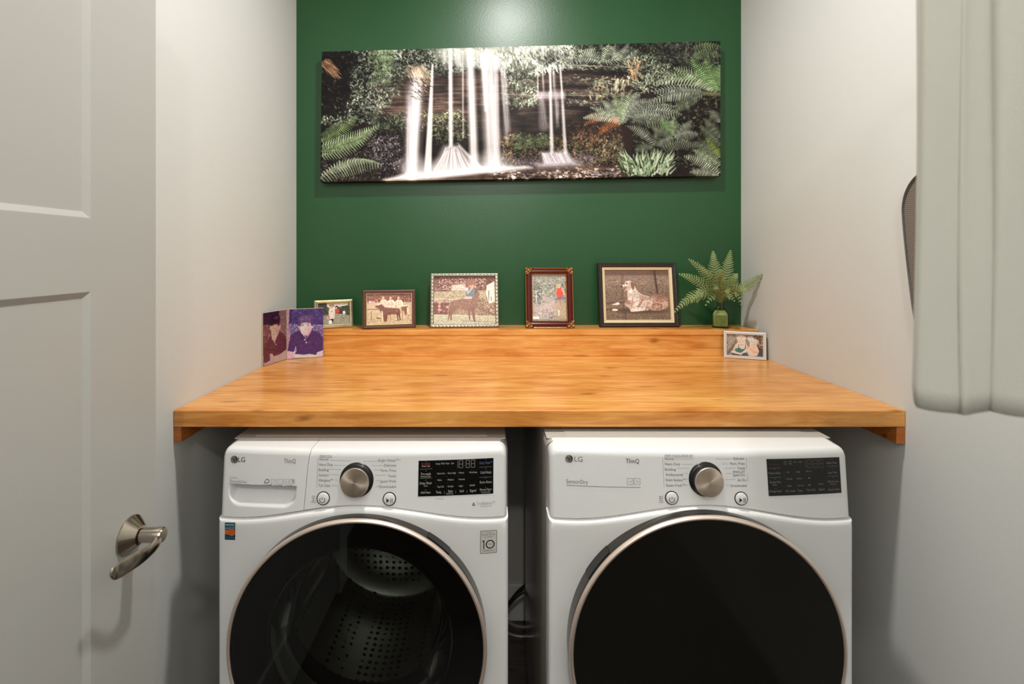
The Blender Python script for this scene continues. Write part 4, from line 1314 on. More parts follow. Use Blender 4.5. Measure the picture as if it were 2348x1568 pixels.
for sd_ in (0, 1): strokes(W_, 'cycle_leader_lines', [q for q in cs if (q[0][0] > 818) == bool(sd_)], M_INKL, None, 0.7)
push_button(W_, 741.5, 1142, 'power'); push_button(W_, 893, 1143.5, 'play')
strokes(W_, 'child_lock_icon', polyline(arc_pts(719, 1139.5, 3.2, 0, 6.28, 10)) + [((713, 1151), (725, 1151)), ((715, 1147), (723, 1147)), ((719, 1143), (719, 1147))], M_INKL, None, 1.4)
knob(W_, 818, 1100, 1.16)
DQ = [(960, 1056), (1131.5, 1049.5), (1131, 1131), (958.5, 1138)]
dsp = display(W_, DQ)
dq = quadpx(DQ)
def disp_text(M, parent, rows, material, name):
    its = []
    for u, v, tx, hp, al, wp in rows:
        p = dq(u, v); its.append((tx, p[0], p[1], hp, al, wp))
    o = lettering(M, name, its, material, parent)
    return o
disp_text(W_, dsp, [(.10, .35, 'Pre Soil', 4, 'c', 18), (.10, .52, 'Steam+', 4, 'c', 18)][:0] +
    [(.10, .18, 'Power Soak', 4, 'c', 19), (.10, .405, 'Pre-wash', 5.5, 'c', 22), (.10, .47, 'Remote Start', 4.2, 'c', 23), (.10, .665, 'Delay Wash', 5.5, 'c', 27), (.10, .73, 'Ctrl 3s', 3.6, 'c', 9), (.10, .925, 'Add Item', 5.5, 'c', 22),
     (.26, .125, 'Sensing', 4, 'c', 9.5), (.325, .125, 'Wash', 4, 'c', 8), (.39, .125, 'Rinse', 4, 'c', 8.5), (.455, .125, 'Spin', 4, 'c', 6),
     (.255, .40, 'Extra Hot', 4, 'l', 17), (.395, .40, 'Extra High', 4, 'l', 18), (.545, .40, 'Heavy', 4, 'l', 11), (.68, .40, 'Multi-beep', 3.6, 'l', 18),
     (.255, .585, 'Warm', 4, 'l', 10), (.395, .585, 'Medium', 4, 'l', 13), (.545, .585, 'Normal', 4, 'l', 12.5), (.255, .77, 'Tap Cold', 4, 'l', 14.5), (.395, .77, 'No Spin', 4, 'l', 13), (.545, .77, 'Light', 4, 'l', 9), (.685, .77, 'ON/Off', 4, 'l', 12),
     (.275, .93, 'Temp.', 5.5, 'c', 13), (.43, .915, 'Spin', 5.5, 'c', 10.5), (.42, .975, 'Control 3s', 3.6, 'c', 16), (.58, .925, 'Soil', 5.5, 'c', 9), (.73, .925, 'Signal', 5.5, 'c', 14.5),
     (.90, .43, 'Cold Wash', 5.5, 'c', 25), (.90, .70, 'Extra Rinse', 5.5, 'c', 27), (.90, .905, 'Rinse+Spin', 5, 'c', 27), (.90, .97, 'Control Lock', 3.6, 'c', 21)], M_INKW, 'display_lettering')
disp_text(W_, dsp, [(.095, .12, 'TurboWash', 5, 'c', 20)], M_INKR, 'red_lettering')
disp_text(W_, dsp, [(.90, .16, 'Daily Wash™', 5.5, 'c', 29)], M_INKB, 'blue_lettering')
def digit8(u, v, w, h):
    a, b, c, d = dq(u, v), dq(u + w, v), dq(u + w, v + h), dq(u, v + h)
    m0, m1 = dq(u, v + h / 2), dq(u + w, v + h / 2)
    return [(a, b), (b, c), (c, d), (d, a), (m0, m1)]
dg = digit8(.545, .03, .045, .21) + digit8(.635, .03, .045, .21) + digit8(.705, .03, .045, .21) + [(dq(.525, .03), dq(.525, .24))]
strokes(W_, 'display_digits', dg + [(dq(.613, .09), dq(.613, .10)), (dq(.613, .17), dq(.613, .18))], M_INKM, dsp, 1.5)
ln = [(dq(.02, .24), dq(.185, .235)), (dq(.02, .50), dq(.185, .495)), (dq(.815, .245), dq(.98, .245)), (dq(.815, .53), dq(.98, .53))]
ln += [(dq(.35, .87), dq(.35, .95)), (dq(.50, .87), dq(.50, .95)), (dq(.65, .87), dq(.65, .95))]
for v in (.38, .47, .56, .65, .75):
    for u in (.235, .375, .53): ln.append((dq(u, v), dq(u + .006, v)))
for v in (.03, .29, .55, .82): ln.append((dq(.09, v), dq(.11, v)))
for v in (.03, .30, .56, .82): ln.append((dq(.89, v), dq(.91, v)))
marks(W_, 'display_marks', ln, M_INKM, dsp, 0.9)
lettering(W_, 'balance_lettering', [('TrueBalance™', 1093, 1157.5, 7, 'l', 42), ('anti-vibration system', 1101, 1162, 3, 'l', 26)], M_INKL)
strokes(W_, 'balance_icon', [((1083, 1158), (1086, 1152)), ((1086, 1152), (1089, 1158)), ((1089, 1158), (1083, 1158))], M_INK, None, 1.8)
lettering(W_, 'small_lettering', [('6 Motion', 998, 1145, 3.4, 'l', 19)], M_INKL)

def flat_quad(M, corners, off=-0.0008):
    out = []
    for px, py in corners:
        y = 0
        for _ in range(5):
            x = (px - VX) * (M.F + y) / F_PX - M.xc; z = CAM_Z - (py - VY) * (M.F + y) / F_PX
            y = M.yp(x, z) + off
        out.append(Vector((x, y, z)))
    return out
# certification sticker
p = Pic([(0, 0), (460, 0), (460, 790), (0, 790)], 46, 78, (30, 92, 104))
p.poly([(0, 0), (460, 0), (460, 40), (0, 40)], (60, 70, 66))
p.poly([(0, 240), (460, 200), (460, 300), (0, 310)], (110, 140, 156), 0.9, 3)
p.poly([(0, 300), (200, 310), (280, 250), (460, 290), (460, 640), (330, 640), (160, 560), (0, 570)], (30, 26, 26))
p.poly([(0, 330), (180, 330), (200, 560), (0, 540)], (216, 100, 46)); p.ell(310, 440, 150, 165, (214, 96, 44)); p.ell(310, 440, 105, 115, (190, 90, 36)); p.ell(310, 450, 60, 70, (176, 110, 44))
p.poly([(0, 570), (170, 570), (320, 650), (460, 640), (460, 790), (0, 790)], (14, 66, 82)); p.grain(0.12, 3, 2)
for k in range(9): p.seg((40 + 44 * k, 75), (40 + 44 * k, 140), 22, 22, (206, 222, 222), 0.85)
for k in range(12): p.seg((60 + 30 * k, 690), (75 + 30 * k, 690), 26, 16, (120, 170, 170), 0.6)
sq = flat_quad(W_, [(515.5, 1197.5), (539.5, 1198), (539, 1238), (515.5, 1237)])
pic_obj('certification_sticker', p, sq, M_STICK, W_.root)['label'] = 'small teal and orange certification sticker'
# warranty label, ink on a pale card
fq = flat_quad(W_, [(1102, 1217.5), (1139, 1215), (1138.5, 1266), (1101.5, 1269)], -0.0007)
mb = MB(); mb.add(fq, [(0, 1, 2, 3)])
wl = mb.build('warranty_label', mat('label_card', rgb(206, 204, 198), 0.5), W_.root, fixn=False)
wl['label'] = 'pale label with a large black 10'
def wpt(u, v):
    a = fq[0].lerp(fq[1], u); b = fq[3].lerp(fq[2], u); c = a.lerp(b, v); return c + Vector((0, -0.0006, 0))
mb = MB()
def wline(a, b, w):
    A, B = wpt(*a), wpt(*b); d = (B - A).normalized(); n = Vector((-d.z, 0, d.x)) * w / 2
    mb.add([A + n, A - n, B - n, B + n], [(0, 1, 2, 3)])
for a, b in (((0, 0), (1, 0)), ((1, 0), (1, 1)), ((1, 1), (0, 1)), ((0, 1), (0, 0))): wline(a, b, 0.0011)
bd = mb.build('label_border', M_INK, wl, fixn=False)
mb = MB()
wline((.21, .42), (.21, .82), 0.0021); wline((.21, .42), (.13, .49), 0.0021)
ring = []
for k in range(41):
    a = 2 * PI * k / 40
    ring.append([wpt(.60 + .275 * math.cos(a), .61 + .195 * math.sin(a)), wpt(.60 + .205 * math.cos(a), .61 + .145 * math.sin(a))])
mb.rows(ring)
mb.build('label_numeral', M_INKD, wl, fixn=False)
mb = MB()
for tx, u, v, w, h in (('Inverter', .5, .10, .34, .045), ('Direct Drive', .5, .21, .80, .085), ('10 YEAR', .5, .30, .5, .05), ('YEAR', .60, .635, .26, .06), ('WARRANTY', .5, .915, .72, .06)):
    V, Fc, ww = text_mesh(tx)
    mb.add([wpt(u + (q.x / ww - .5) * w, v - q.y / .72 * h) for q in V], Fc)
mb.build('label_lettering', M_INK, wl, fixn=False)

# ------------------------------------------------------------------ dryer
D_ = Machine('clothes_dryer', 0.4785, 0.3405, 1.109, 1.0255, 0.9050, 0.8690, 0.6065, 0.2960,
             ('white front-load clothes dryer, right of the pair, with opaque black round door', 'clothes dryer'))
build_body(D_, 0.20)
cw2 = D_.cw
mb = MB(); mb.rows(console_rows(D_, lambda u, z: -cw2 + 2 * cw2 * u, ncol=110))
cp = mb.build('control_panel', M_ENAM2, D_.root); smooth_by_angle(cp, 40)
build_door(D_, mat('opaque_black_glass', rgb(24, 23, 20), 0.08, **{'Specular IOR Level': 0.12}), (2.35, 2.60))
emblem(D_, 1304.5, 1051.5, 8.6)
lettering(D_, 'brand_lettering', [('LG', 1317, 1057.5, 11.5, 'l', 18.5)], M_INK)
lettering(D_, 'badge_lettering', [('ThinQ', 1435, 1061, 10, 'l', 30)], M_INKD)
lettering(D_, 'sensor_lettering', [('SensorDry', 1298.5, 1107, 9, 'l', 49)], M_INK)
strokes(D_, 'sensor_line', [((1299, 1111.5), (1350, 1114.5)), ((1350, 1114.5), (1400, 1116)), ((1400, 1116), (1468.5, 1117))], M_INKL, None, 1.6)
ic = []
for x0 in (1438, 1454):
    ic += [((x0, 1096), (x0 + 13.5, 1096.6)), ((x0 + 13.5, 1096.6), (x0 + 13.5, 1110.5)), ((x0 + 13.5, 1110.5), (x0, 1110)), ((x0, 1110), (x0, 1096))]
strokes(D_, 'feature_icons', ic + [((1441, 1104), (1448, 1104)), ((1448, 1104), (1449, 1100)), ((1459, 1100), (1461, 1106)), ((1461, 1106), (1464, 1102))], M_INKL, None, 0.9)
for side_ in 'lr': lettering(D_, 'cycle_lettering', [q for q in [
    ('STEAM CYCLES & SENSOR DRY', 1523.5, 1046.5, 5, 'l', 65), ('Normal', 1524, 1054, 5.5, 'l', 20), ('Heavy Duty', 1524, 1066, 6, 'l', 35), ('Bedding', 1524, 1078.5, 6, 'l', 25), ('Antibacterial', 1526, 1090.5, 6, 'l', 39), ('Steam Sanitary™', 1526, 1102.5, 6, 'l', 45), ('Steam Fresh™', 1527, 1115, 6, 'l', 43),
    ('Delicates', 1706, 1053.5, 6, 'r', 25), ('Perm. Press', 1707, 1065, 6, 'r', 33), ('Towels', 1708, 1075.5, 6, 'r', 18), ('MANUAL DRY', 1708, 1082.5, 4.6, 'r', 28), ('Speed Dry', 1708, 1091, 6, 'r', 28), ('Air Dry', 1711, 1103, 6, 'r', 20), ('Downloaded', 1712, 1115.5, 6, 'r', 37)] if q[4] == side_], M_INK)
cs = [((1523, 1047.8), (1589, 1048)), ((1519, 1048.5), (1522, 1116)), ((1711, 1050), (1711, 1075)), ((1713, 1085), (1715, 1104)), ((1679, 1083.6), (1708, 1083.6))]
for (xl, y, xr) in ((1547, 1052, 1590), (1562, 1064, 1588), (1553, 1073, 1580), (1568, 1085, 1577), (1573, 1098, 1578), (1572, 1112, 1578)): cs.append(((xl, y), (xr, y)))
for (xl, y, xr) in ((1640, 1052, 1676), (1655, 1063, 1670), (1660, 1073, 1686), (1664, 1085, 1676), (1664, 1099, 1686), (1664, 1112, 1672)): cs.append(((xl, y), (xr, y)))
for sd_ in (0, 1): strokes(D_, 'cycle_leader_lines', [q for q in cs if (q[0][0] > 1618) == bool(sd_)], M_INKL, None, 0.6)
push_button(D_, 1540, 1141, 'power'); push_button(D_, 1699, 1142.5, 'play')
strokes(D_, 'child_lock_icon', polyline(arc_pts(1516, 1140, 3.2, 0, 6.28, 10)) + [((1510, 1151), (1521, 1151)), ((1512, 1147), (1520, 1147)), ((1512, 1137), (1514, 1147))], M_INKL, None, 1.4)
knob(D_, 1618, 1098.5, 2.05)
DQ = [(1757, 1052), (1924, 1047.5), (1929, 1129.5), (1762.5, 1137)]
dsp = display(D_, DQ)
dq = quadpx(DQ)
disp_text(D_, dsp, [(.10, .41, 'Reduce Static', 5, 'c', 28), (.10, .655, 'Damp Dry', 5, 'c', 28), (.09, .72, 'Beep', 3.6, 'c', 9), (.10, .90, 'Energy Saver', 5, 'c', 29),
    (.255, .10, 'Cool', 3.4, 'c', 7), (.255, .16, 'Down', 3.4, 'c', 8), (.325, .10, 'Anti', 3.4, 'c', 7), (.325, .16, 'Static', 3.4, 'c', 8), (.39, .12, 'Dry', 3.8, 'c', 6), (.46, .12, 'Cool', 3.8, 'c', 8),
    (.26, .39, 'Very', 4, 'l', 8), (.40, .39, 'High', 4, 'l', 8), (.535, .385, '60 min', 4, 'l', 13), (.26, .575, 'Normal', 4, 'l', 13), (.40, .575, 'Medium', 4, 'l', 13), (.55, .575, '40', 4, 'l', 6), (.265, .765, 'Damp', 4, 'l', 9.5), (.40, .765, 'Ultra Low', 4, 'l', 16), (.55, .765, '20', 4, 'l', 6), (.69, .755, 'ON/Off', 4, 'l', 12),
    (.30, .91, 'Dry Level', 5, 'c', 23), (.435, .91, 'Temp.', 5, 'c', 13), (.58, .905, 'Time Dry', 5, 'c', 23), (.73, .90, 'Signal', 5, 'c', 14),
    (.89, .18, 'More Time', 5, 'c', 25), (.895, .45, 'Less Time', 5, 'c', 22), (.895, .70, 'Wrinkle Care', 5, 'c', 28), (.895, .765, 'Remote', 3.6, 'c', 15), (.895, .92, 'Steam Fresh', 5, 'c', 28)], mat('dryer_dim_ink', rgb(128, 124, 118), 0.6), 'display_lettering')
disp_text(D_, dsp, [(.10, .17, 'TurboSteam', 4.4, 'c', 24)], mat('dim_red_ink', rgb(96, 48, 40), 0.6), 'red_lettering')
dg = digit8(.555, .06, .055, .21) + digit8(.635, .06, .055, .21) + digit8(.715, .06, .055, .21) + [(dq(.53, .06), dq(.53, .27))]
strokes(D_, 'display_digits', dg, mat('unlit_digit', rgb(74, 62, 54), 0.5), dsp, 1.6)
ln = [(dq(.02, .25), dq(.18, .25)), (dq(.02, .50), dq(.18, .50)), (dq(.82, .25), dq(.97, .25)), (dq(.82, .52), dq(.97, .52))]
for v in (.38, .47, .56, .65, .75):
    for u in (.235, .375, .52): ln.append((dq(u, v), dq(u + .006, v)))
for v in (.04, .29, .54, .80): ln.append((dq(.09, v), dq(.11, v))); ln.append((dq(.885, v + .02), dq(.905, v + .02)))
marks(D_, 'display_marks', ln, M_INKM, dsp, 0.8)

# ================================================================== PICTURE FRAMES
def moulding(prof, w, h):
    """mitred frame: prof = list of (inset, y) from the outer back to the inner back; x centred, z from 0"""
    mb = MB()
    rings = []
    for d, y in prof:
        rings.append([(-w / 2 + d, y, d), (w / 2 - d, y, d), (w / 2 - d, y, h - d), (-w / 2 + d, y, h - d)])
    mb.rows(rings, True)
    return mb

def flat(name, w, h, ins, y, m, parent, ins2=None):
    mb = MB()
    a = [(-w / 2 + ins, y, ins), (w / 2 - ins, y, ins), (w / 2 - ins, y, h - ins), (-w / 2 + ins, y, h - ins)]
    mb.add(a, [(0, 1, 2, 3)])
    return mb.build(name, m, parent)

def frame(name, label, BLp, BRp, ztop_px, zbase, lean, prof, m, pic, photo_ins, depth=0.012, group='framed photographs'):
    """BLp, BRp: (px, py) of the lower corners resting on zbase; ztop_px: photo y of the top left corner"""
    def ground(px, py):
        Y = (CAM_Z - zbase) * F_PX / (py - VY)
        return Vector(((px - VX) * Y / F_PX, Y, zbase))
    a, b = ground(*BLp), ground(*BRp)
    w = (b - a).length
    c = (a + b) / 2
    yaw = math.atan2(b.y - a.y, b.x - a.x)
    # height from the top pixel of the middle
    Yt = c.y
    h = 0.1
    for _ in range(6):
        Yt = c.y + h * math.sin(lean)
        h = (CAM_Z - (ztop_px - VY) * Yt / F_PX - zbase) / math.cos(lean)
    lift = depth * math.sin(lean)
    t = thing(name, label, 'picture frame', (c.x, c.y, zbase + 0.0004), (-lean, 0, yaw), group)
    f = moulding(prof, w, h).build('frame_moulding', m, t)
    ins = photo_ins
    k = pic
    y = prof[-1][1] - 0.0006 if len(prof) else 0
    pic_obj('photograph', pic, [(-w / 2 + ins, 0.0042, h - ins), (w / 2 - ins, 0.0042, h - ins), (w / 2 - ins, 0.0042, ins), (-w / 2 + ins, 0.0042, ins)], M_PHOTO, t)
    mb = MB(); mb.box((-w / 2 + 0.004, 0.0062, 0.004), (w / 2 - 0.004, depth - 0.001, h - 0.004))
    mb.build('backing_board', M_BACK, t)
    # strut behind
    L = h * 0.72
    mb = MB()
    foot_y = depth + L * math.tan(lean + 0.10)
    za = 0.0
    pts = []
    sw = min(0.03, w * 0.16)
    zf = L * math.sin(0) + (foot_y) * math.tan(lean)   # where the floor is at that depth in the tilted frame
    mb.add([(-sw, depth - 0.001, L), (sw, depth - 0.001, L), (sw, foot_y, zf + 0.001), (-sw, foot_y, zf + 0.001)], [(0, 1, 2, 3)])
    o = mb.build('easel_strut', M_BACK, t)
    so = o.modifiers.new('solid', 'SOLIDIFY'); so.thickness = 0.002
    return t, w, h

def tone(p, amt=0.06):
    p.grain(amt, 2, 2); p.grain(0.10, 5, 4); p.a = np.clip((p.a - 0.5) * 1.10 + 0.5, 0, 1)

# --- small silver-gilt frame, people with a dog -------------------------------------------------
p = Pic([(870, 465), (1285, 450), (1297, 705), (878, 722)], 150, 96, (92, 90, 76))
p.poly([(870, 590), (1290, 590), (1300, 720), (878, 725)], (150, 146, 128), 1, 8)
p.specks([(870, 450), (1000, 460), (1000, 600), (870, 610)], 240, 14, 10, [(40, 40, 32), (66, 64, 50), (30, 28, 24)])
p.poly([(985, 462), (1275, 452), (1270, 480), (1180, 500), (1080, 540), (990, 500)], (220, 214, 200), 1, 8)
p.specks([(1130, 500), (1290, 490), (1290, 600), (1130, 600)], 260, 14, 10, [(40, 42, 34), (70, 70, 54)])
p.specks([(880, 600), (1290, 600), (1295, 700), (880, 715)], 300, 10, 4, [(170, 166, 140), (120, 116, 96), (186, 182, 160)], 0.1)
p.poly([(1022, 520), (1085, 515), (1098, 560), (1088, 640), (1030, 645), (1012, 570)], (224, 208, 196)); p.ell(1052, 488, 34, 16, (150, 104, 92)); p.ell(1052, 505, 17, 17, (206, 168, 140)); p.ell(1052, 484, 20, 12, (176, 130, 116))
p.seg((1040, 560), (1065, 555), 5, 5, (70, 60, 54)); p.poly([(1040, 645), (1078, 642), (1070, 690), (1046, 690)], (36, 36, 40))
p.ell(1115, 508, 18, 20, (40, 32, 28)); p.ell(1114, 515, 10, 11, (214, 172, 144)); p.poly([(1096, 530), (1135, 522), (1156, 550), (1140, 575), (1104, 570)], (206, 70, 52))
p.poly([(1098, 578), (1130, 585), (1240, 590), (1260, 610), (1255, 640), (1150, 640), (1120, 640), (1105, 600)], (176, 168, 150)); 
for x in (1128, 1142, 1236, 1250): p.seg((x, 630), (x + 4, 696), 11, 6, (168, 160, 144))
p.specks([(1110, 588), (1255, 596), (1250, 640), (1120, 640)], 70, 12, 6, [(120, 110, 96), (96, 88, 76)])
p.ell(1215, 570, 19, 20, (232, 226, 210)); p.ell(1000, 636, 20, 20, (200, 150, 140)); p.ell(1036, 682, 24, 25, (226, 216, 210)); tone(p)
PR = [(0, 0.012), (0, 0.002), (0.0015, -0.0015), (0.006, -0.004), (0.0095, -0.0015), (0.0105, -0.0045), (0.0125, -0.004), (0.0135, 0.001), (0.0135, 0.0045)]
frame('picture_frame', 'smallest silver-gilt framed photo, tucked behind the folding photo holder', (722, 755.5), (811, 749.5), 687, SHT, 0.16, PR, M_CHAMP, p, 0.0130, group='framed photographs along the ledge')

# --- brown wooden frame, people with dogs in sepia ----------------------------------------------
p = Pic([(1530, 318), (2140, 305), (2140, 740), (1525, 745)], 170, 120, (206, 184, 152))
p.poly([(1525, 315), (2145, 303), (2145, 420), (1525, 430)], (150, 88, 68), 1, 12)
p.specks([(1530, 318), (2140, 305), (2140, 430), (1530, 440)], 500, 22, 14, [(110, 60, 48), (170, 110, 86), (196, 150, 120), (90, 48, 40)])
p.specks([(1530, 440), (2140, 440), (2140, 740), (1530, 740)], 380, 30, 9, [(226, 208, 178), (186, 160, 126), (214, 194, 160)], 0.0)
p.poly([(1560, 430), (1640, 410), (1660, 480), (1640, 520), (1560, 520)], (214, 186, 160), 0.9, 6)
p.line([(1535, 530), (1720, 530), (1720, 560)], 9, (120, 80, 58)); 
for x in (1590, 1850, 2010, 2090): p.seg((x, 560), (x, 690), 8, 7, (150, 110, 80))
for x, w_, y in ((1762, 60, 360), (1860, 62, 365), (1968, 62, 365)):
    p.poly([(x - w_, y + 70), (x - 24, y + 30), (x + 24, y + 30), (x + w_, y + 74), (x + w_ * 0.8, y + 140), (x - w_ * 0.6, y + 140)], (240, 226, 202), 1, 3)
    p.seg((x - w_ * 0.7, y + 80), (x - w_ * 0.5, y + 150), 22, 16, (226, 190, 160), 0.8, 4); p.specks([(x - 40, y + 60), (x + 40, y + 60), (x + 40, y + 130), (x - 40, y + 130)], 30, 24, 8, [(216, 196, 170), (250, 240, 222), (190, 160, 130)])
    p.ell(x, y + 2, 27, 34, (150, 94, 68), 1, 4); p.ell(x - 9, y + 10, 17, 23, (226, 184, 154), 1, 4)
p.poly([(1690, 440), (1760, 470), (1800, 500), (1700, 520), (1650, 470)], (230, 206, 176))
p.poly([(1690, 475), (1730, 460), (1780, 510), (1960, 520), (1985, 570), (1960, 620), (1940, 600), (1810, 610), (1800, 700), (1735, 705), (1730, 600), (1695, 520), (1650, 505), (1645, 480)], (128, 78, 60), 1, 4)
p.specks([(1700, 500), (1960, 530), (1960, 600), (1730, 600)], 70, 34, 10, [(150, 98, 78), (104, 60, 46), (166, 116, 94)], 0.2, 0.6)
p.seg((1965, 540), (1978, 690), 22, 12, (120, 66, 50)); p.seg((1940, 590), (1950, 690), 18, 12, (100, 54, 42)); p.seg((1985, 680), (1960, 600), 8, 14, (100, 54, 42)); p.seg((1735, 560), (1745, 700), 16, 18, (236, 220, 194))
p.poly([(1990, 500), (2090, 490), (2100, 540), (2010, 560)], (150, 92, 66), 1, 4); p.seg((2050, 540), (2060, 610), 44, 16, (140, 84, 60)); p.seg((2085, 520), (2095, 600), 26, 12, (236, 220, 196)); p.seg((2000, 480), (2100, 480), 16, 16, (238, 220, 196))
p.ell(1575, 425, 14, 16, (236, 210, 186)); p.seg((1550, 700), (1760, 690), 16, 10, (196, 164, 120), 0.6); p.seg((1670, 650), (1720, 660), 24, 12, (150, 104, 80)); tone(p)
PR = [(0, 0.012), (0, 0.000), (0.0015, -0.004), (0.005, -0.005), (0.0075, -0.003), (0.0105, -0.0028), (0.0125, -0.001), (0.0145, -0.0012), (0.0145, 0.0045)]
t, w, h = frame('picture_frame', 'dark brown framed sepia photo of people with dogs, second along the ledge', (831, 755), (953.5, 751), 664.5, SHT, 0.15, PR, M_BRWN, p, 0.0150, group='framed photographs along the ledge')
mb = moulding([(0.0142, 0.0040), (0.0142, -0.0014), (0.0162, -0.0012), (0.0164, 0.0041)], w, h); mb.build('gilt_fillet', M_GOLD, t)

# --- silver beaded frame, boy with a dog ---------------------------------------------------------
p = Pic([(170, 285), (1020, 280), (1025, 930), (160, 935)], 210, 160, (150, 110, 96))
p.specks([(165, 285), (1020, 280), (1020, 480), (165, 500)], 500, 30, 20, [(126, 70, 58), (106, 58, 50), (146, 90, 76), (90, 50, 44)])
p.poly([(420, 400), (600, 380), (620, 480), (400, 480)], (236, 228, 210), 0.9, 14)
p.specks([(180, 320), (900, 300), (880, 440), (180, 470)], 320, 20, 11, [(236, 224, 208), (214, 190, 176), (196, 150, 136)])
p.poly([(160, 490), (890, 470), (890, 600), (160, 600)], (196, 180, 150), 0.92, 8)
p.specks([(160, 490), (890, 480), (890, 590), (160, 590)], 300, 36, 8, [(170, 152, 122), (214, 200, 170), (150, 130, 106), (186, 176, 146)], 0.0)
p.poly([(160, 580), (560, 590), (560, 640), (160, 650)], (216, 206, 182), 0.8, 6)
p.poly([(160, 640), (420, 640), (420, 810), (160, 810)], (124, 76, 66), 0.95, 10)
p.specks([(160, 590), (420, 600), (420, 800), (160, 800)], 160, 22, 10, [(96, 56, 50), (150, 104, 88), (170, 150, 120), (206, 150, 136)])
for x, y in ((245, 640), (240, 690), (240, 738), (350, 700)): p.ell(x, y, 21, 20, (226, 166, 150), 0.95, 4)
p.specks([(760, 560), (1020, 560), (1020, 820), (760, 820)], 420, 24, 9, [(196, 180, 150), (140, 110, 86), (226, 200, 180), (110, 80, 66), (170, 160, 120)])
p.poly([(420, 700), (780, 700), (780, 815), (420, 815)], (176, 156, 126), 0.8, 8); p.specks([(420, 710), (780, 700), (780, 810), (420, 810)], 130, 20, 8, [(150, 120, 96), (200, 180, 150)])
p.poly([(158, 800), (1026, 820), (1026, 935), (158, 936)], (200, 192, 166), 1, 5); p.seg((160, 806), (1020, 826), 7, 7, (226, 216, 196)); p.specks([(160, 820), (1020, 830), (1020, 930), (160, 930)], 150, 60, 7, [(186, 178, 150), (212, 206, 184)], 0.0)
p.seg((560, 890), (1000, 905), 16, 12, (160, 150, 124), 0.7, 8)
p.poly([(905, 400), (1015, 340), (1020, 640), (925, 620), (890, 520)], (232, 226, 212), 1, 4); p.seg((935, 480), (930, 600), 10, 7, (60, 54, 48)); p.seg((965, 560), (970, 610), 8, 8, (70, 60, 54)); p.poly([(930, 620), (985, 610), (975, 650), (930, 650)], (236, 230, 220))
p.ell(690, 380, 56, 54, (160, 110, 92), 1, 4); p.ell(668, 400, 38, 34, (146, 96, 80), 1, 4); p.ell(690, 405, 36, 34, (216, 164, 146), 1, 4); p.ell(680, 362, 52, 38, (166, 116, 96), 1, 4)
p.poly([(620, 450), (690, 430), (750, 460), (760, 550), (620, 560), (606, 490)], (126, 138, 146), 1, 4); p.poly([(606, 440), (650, 425), (640, 480), (610, 490)], (206, 214, 220), 1, 4)
p.seg((640, 505), (715, 425), 26, 20, (226, 182, 164)); p.poly([(606, 555), (700, 560), (690, 600), (600, 590)], (226, 196, 196), 1, 4)
p.poly([(385, 650), (440, 610), (560, 590), (690, 590), (740, 530), (765, 470), (800, 500), (810, 530), (780, 580), (775, 680), (740, 740), (640, 755), (520, 715), (440, 760), (395, 760)], (152, 114, 96), 1, 4)
p.specks([(400, 640), (700, 595), (750, 700), (440, 720)], 130, 34, 10, [(166, 130, 112), (132, 96, 80), (178, 144, 126)], 0.2, 0.6)
for a, b, w0 in (((400, 740), (402, 870), 38), ((455, 720), (400, 800), 44), ((380, 800), (362, 885), 20), ((655, 740), (662, 872), 34), ((705, 720), (730, 892), 50)): p.seg(a, b, w0, w0 * 0.5, (142, 106, 90))
p.seg((383, 660), (360, 800), 12, 7, (196, 166, 140)); p.seg((745, 505), (780, 450), 22, 8, (120, 80, 66)); tone(p)
PR = [(0, 0.013), (0, 0.001), (0.0012, -0.004), (0.004, -0.0055), (0.0115, -0.0045), (0.0125, -0.002), (0.0135, -0.0025), (0.014, 0.0045)]
t, w, h = frame('picture_frame', 'silver framed photo with a row of raised beads around it', (986, 752), (1144.5, 750.5), 626.5, SHT, 0.20, PR, M_SILVER, p, 0.0140, group='framed photographs along the ledge')
mb = MB()
def bead(x, z, r, ax=0):
    rows = []
    for i in range(5):
        a = PI / 2 * i / 4
        sq = lambda v: math.copysign(abs(v) ** 0.6, v)
        rows.append([(x + (r * 1.22 if ax == 0 else r) * math.cos(a) * sq(math.cos(2 * PI * (k + .5) / 12)), -0.0042 - 0.0030 * math.sin(a), z + (r if ax == 0 else r * 1.22) * math.cos(a) * sq(math.sin(2 * PI * (k + .5) / 12))) for k in range(12)])
    mb.rows(rows, True)
nb = 19
for k in range(nb):
    x = -w / 2 + 0.0075 + (w - 0.015) * k / (nb - 1)
    bead(x, 0.0075, 0.0043); bead(x, h - 0.0075, 0.0043)
mz = 15
for k in range(1, mz - 1):
    z = 0.0075 + (h - 0.015) * k / (mz - 1)
    bead(-w / 2 + 0.0072, z, 0.0044, 1); bead(w / 2 - 0.0072, z, 0.0044, 1)
b = mb.build('beading', M_CHAMPL, t, smooth=True); b['kind'] = 'stuff'

# --- cherry frame with gilt corners, runner in red ------------------------------------------------
p = Pic([(1575, 265), (1995, 265), (2015, 865), (1575, 865)], 130, 180, (176, 172, 160))
p.specks([(1575, 320), (2000, 320), (2000, 640), (1575, 660)], 900, 34, 10, [(150, 156, 140), (196, 198, 184), (120, 124, 112), (170, 166, 156), (96, 98, 88)])
p.poly([(1590, 600), (1700, 540), (1850, 560), (1850, 860), (1575, 865)], (190, 178, 172), 0.85, 24)
p.specks([(1575, 600), (1860, 620), (1860, 860), (1575, 860)], 300, 50, 12, [(206, 196, 190), (170, 158, 150), (186, 170, 164)], 0.1)
p.poly([(1880, 640), (2010, 620), (2015, 865), (1860, 865)], (188, 168, 140), 0.8, 14)
p.specks([(1580, 440), (1700, 380), (1690, 640), (1580, 640)], 220, 40, 8, [(110, 112, 104), (80, 82, 76), (206, 206, 196)])
